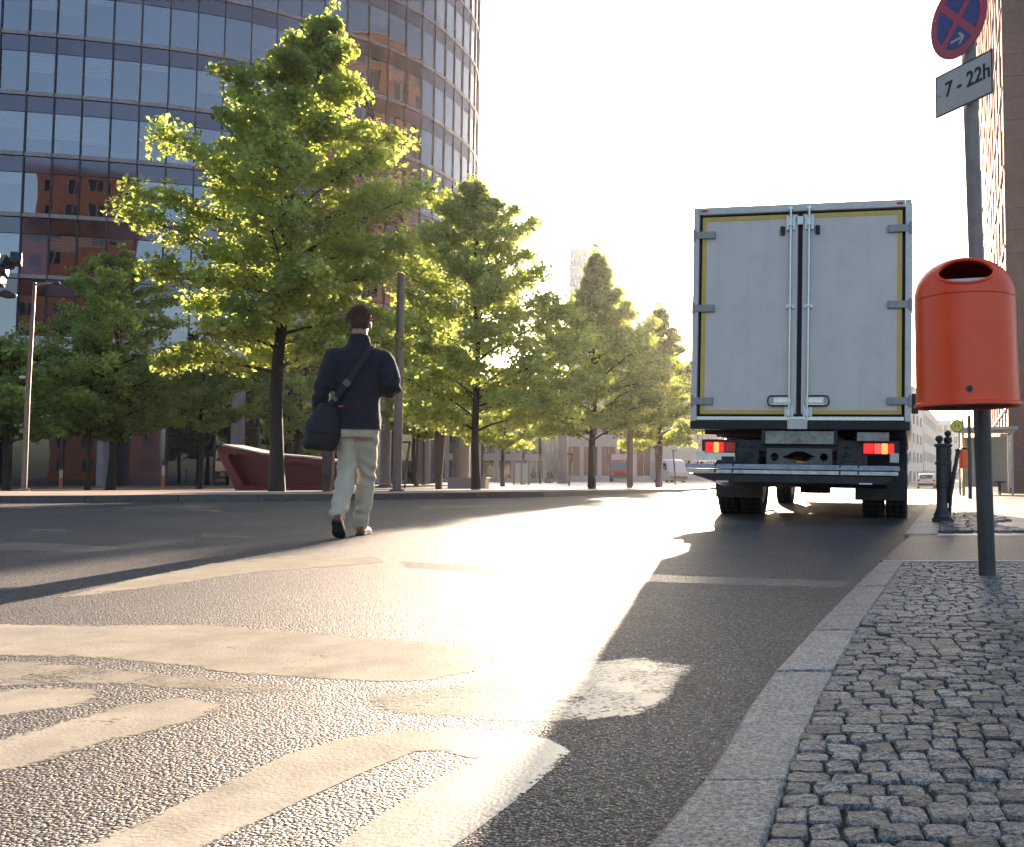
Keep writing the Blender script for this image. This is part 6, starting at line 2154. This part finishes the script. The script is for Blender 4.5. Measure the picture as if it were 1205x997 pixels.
seated(646.5, 84, 'right one of two dark-clothed people sitting before the hall', R(-15))

# red lorry with white box, white van
van, _ = small_car('delivery_van', (0.55, 0.56, 0.58), 5.0, 1.95, 2.25, van=True)
vg = gp(777, 95)
van.location = vg
van.rotation_euler = (0, 0, R(205))
tag(van, 'white delivery van parked beyond the lime trees, left of the box lorry', 'van')
MB().add([(-0.80, 4.44, 1.30), (0.80, 4.44, 1.30), (0.74, 3.98, 1.98), (-0.74, 3.98, 1.98)], [(0, 1, 2, 3)]).build('windscreen', M['glass_dark'], van)
for sx in (-1, 1):
    MB().box((sx * 0.75, 4.88, 0.90), (0.28, 0.16, 0.20)).build('headlight', M['sign_white'], van, bevel=0.03)
    MB().add([(sx * 0.972, 3.2, 1.35), (sx * 0.972, 4.1, 1.35), (sx * 0.955, 3.9, 1.9), (sx * 0.955, 3.2, 1.9)], [(0, 1, 2, 3)]).build('side_window', M['glass_dark'], van)
    MB().box((sx * 1.08, 4.1, 1.35), (0.16, 0.10, 0.26)).build('mirror', M['chassis'], van, bevel=0.02)
    for wy in (0.9, 4.0):
        w = MB().lathe([(0.16, -0.10), (0.33, -0.11), (0.34, 0), (0.33, 0.11), (0.16, 0.10)], n=20).build('wheel', M['tyre'], van, smooth=True)
        w.location = (sx * 0.86, wy, 0.34)
        w.rotation_euler = (0, R(90), 0)
MB().box((0, 4.95, 0.48), (1.8, 0.14, 0.26)).build('bumper', M['chassis'], van, bevel=0.03)
M['fire_red'] = mat('lorry_red_paint', (0.42, 0.03, 0.03), 0.35, var=0.06, coat=0.4)
rl = empty('red_lorry', gp(730, 97), R(185))
tag(rl, 'red lorry cab with white load box standing behind the lamp post', 'lorry')
MB().slab([(0, 0.45), (2.0, 0.45), (2.05, 1.2), (1.9, 2.3), (0, 2.35)], (0, 0, 0), Vector((0, 1, 0)), Vector((0, 0, 1)), Vector((1, 0, 0)), -1.05, 1.05).build('cab', M['fire_red'], rl, bevel=0.06, seg=3)
MB().add([(-0.95, 2.062, 1.25), (0.95, 2.062, 1.25), (0.88, 1.935, 2.1), (-0.88, 1.935, 2.1)], [(0, 1, 2, 3)]).build('windscreen', M['glass_dark'], rl)
MB().box((-0.25, -2.3, 1.75), (2.4, 4.4, 2.3)).build('load_box', M['truck_white'], rl, bevel=0.04)
MB().box((0, 2.03, 0.58), (2.0, 0.12, 0.22)).build('bumper', M['panel_grey'], rl, bevel=0.02)
MB().box((0, -1.2, 0.5), (0.9, 6.0, 0.2)).build('chassis', M['chassis'], rl)
for sx in (-1, 1):
    MB().box((sx * 0.8, 2.07, 0.85), (0.25, 0.06, 0.16)).build('headlight', M['sign_white'], rl, bevel=0.02)
    for wy in (1.1, -2.9):
        w = MB().lathe([(0.2, -0.13), (0.42, -0.14), (0.43, 0), (0.42, 0.14), (0.2, 0.13)], n=20).build('wheel', M['tyre'], rl, smooth=True)
        w.location = (sx * 0.90, wy, 0.43)
        w.rotation_euler = (0, R(90), 0)
# ================================================================== morning haze
hz = MB().box((0, 300, 40), (1240, 1240, 84))
hm_, N, L, b = new_mat('haze_air')
N.remove(b)
pvn = nd(N, 'ShaderNodeVolumePrincipled')
pvn.inputs['Color'].default_value = (0.95, 0.95, 0.96, 1)
pvn.inputs['Density'].default_value = 0.00012
pvn.inputs['Anisotropy'].default_value = 0.78
L.new(pvn.outputs[0], N['Material Output'].inputs['Volume'])
hz_o = tag(hz.build('haze', hm_), kind='stuff')
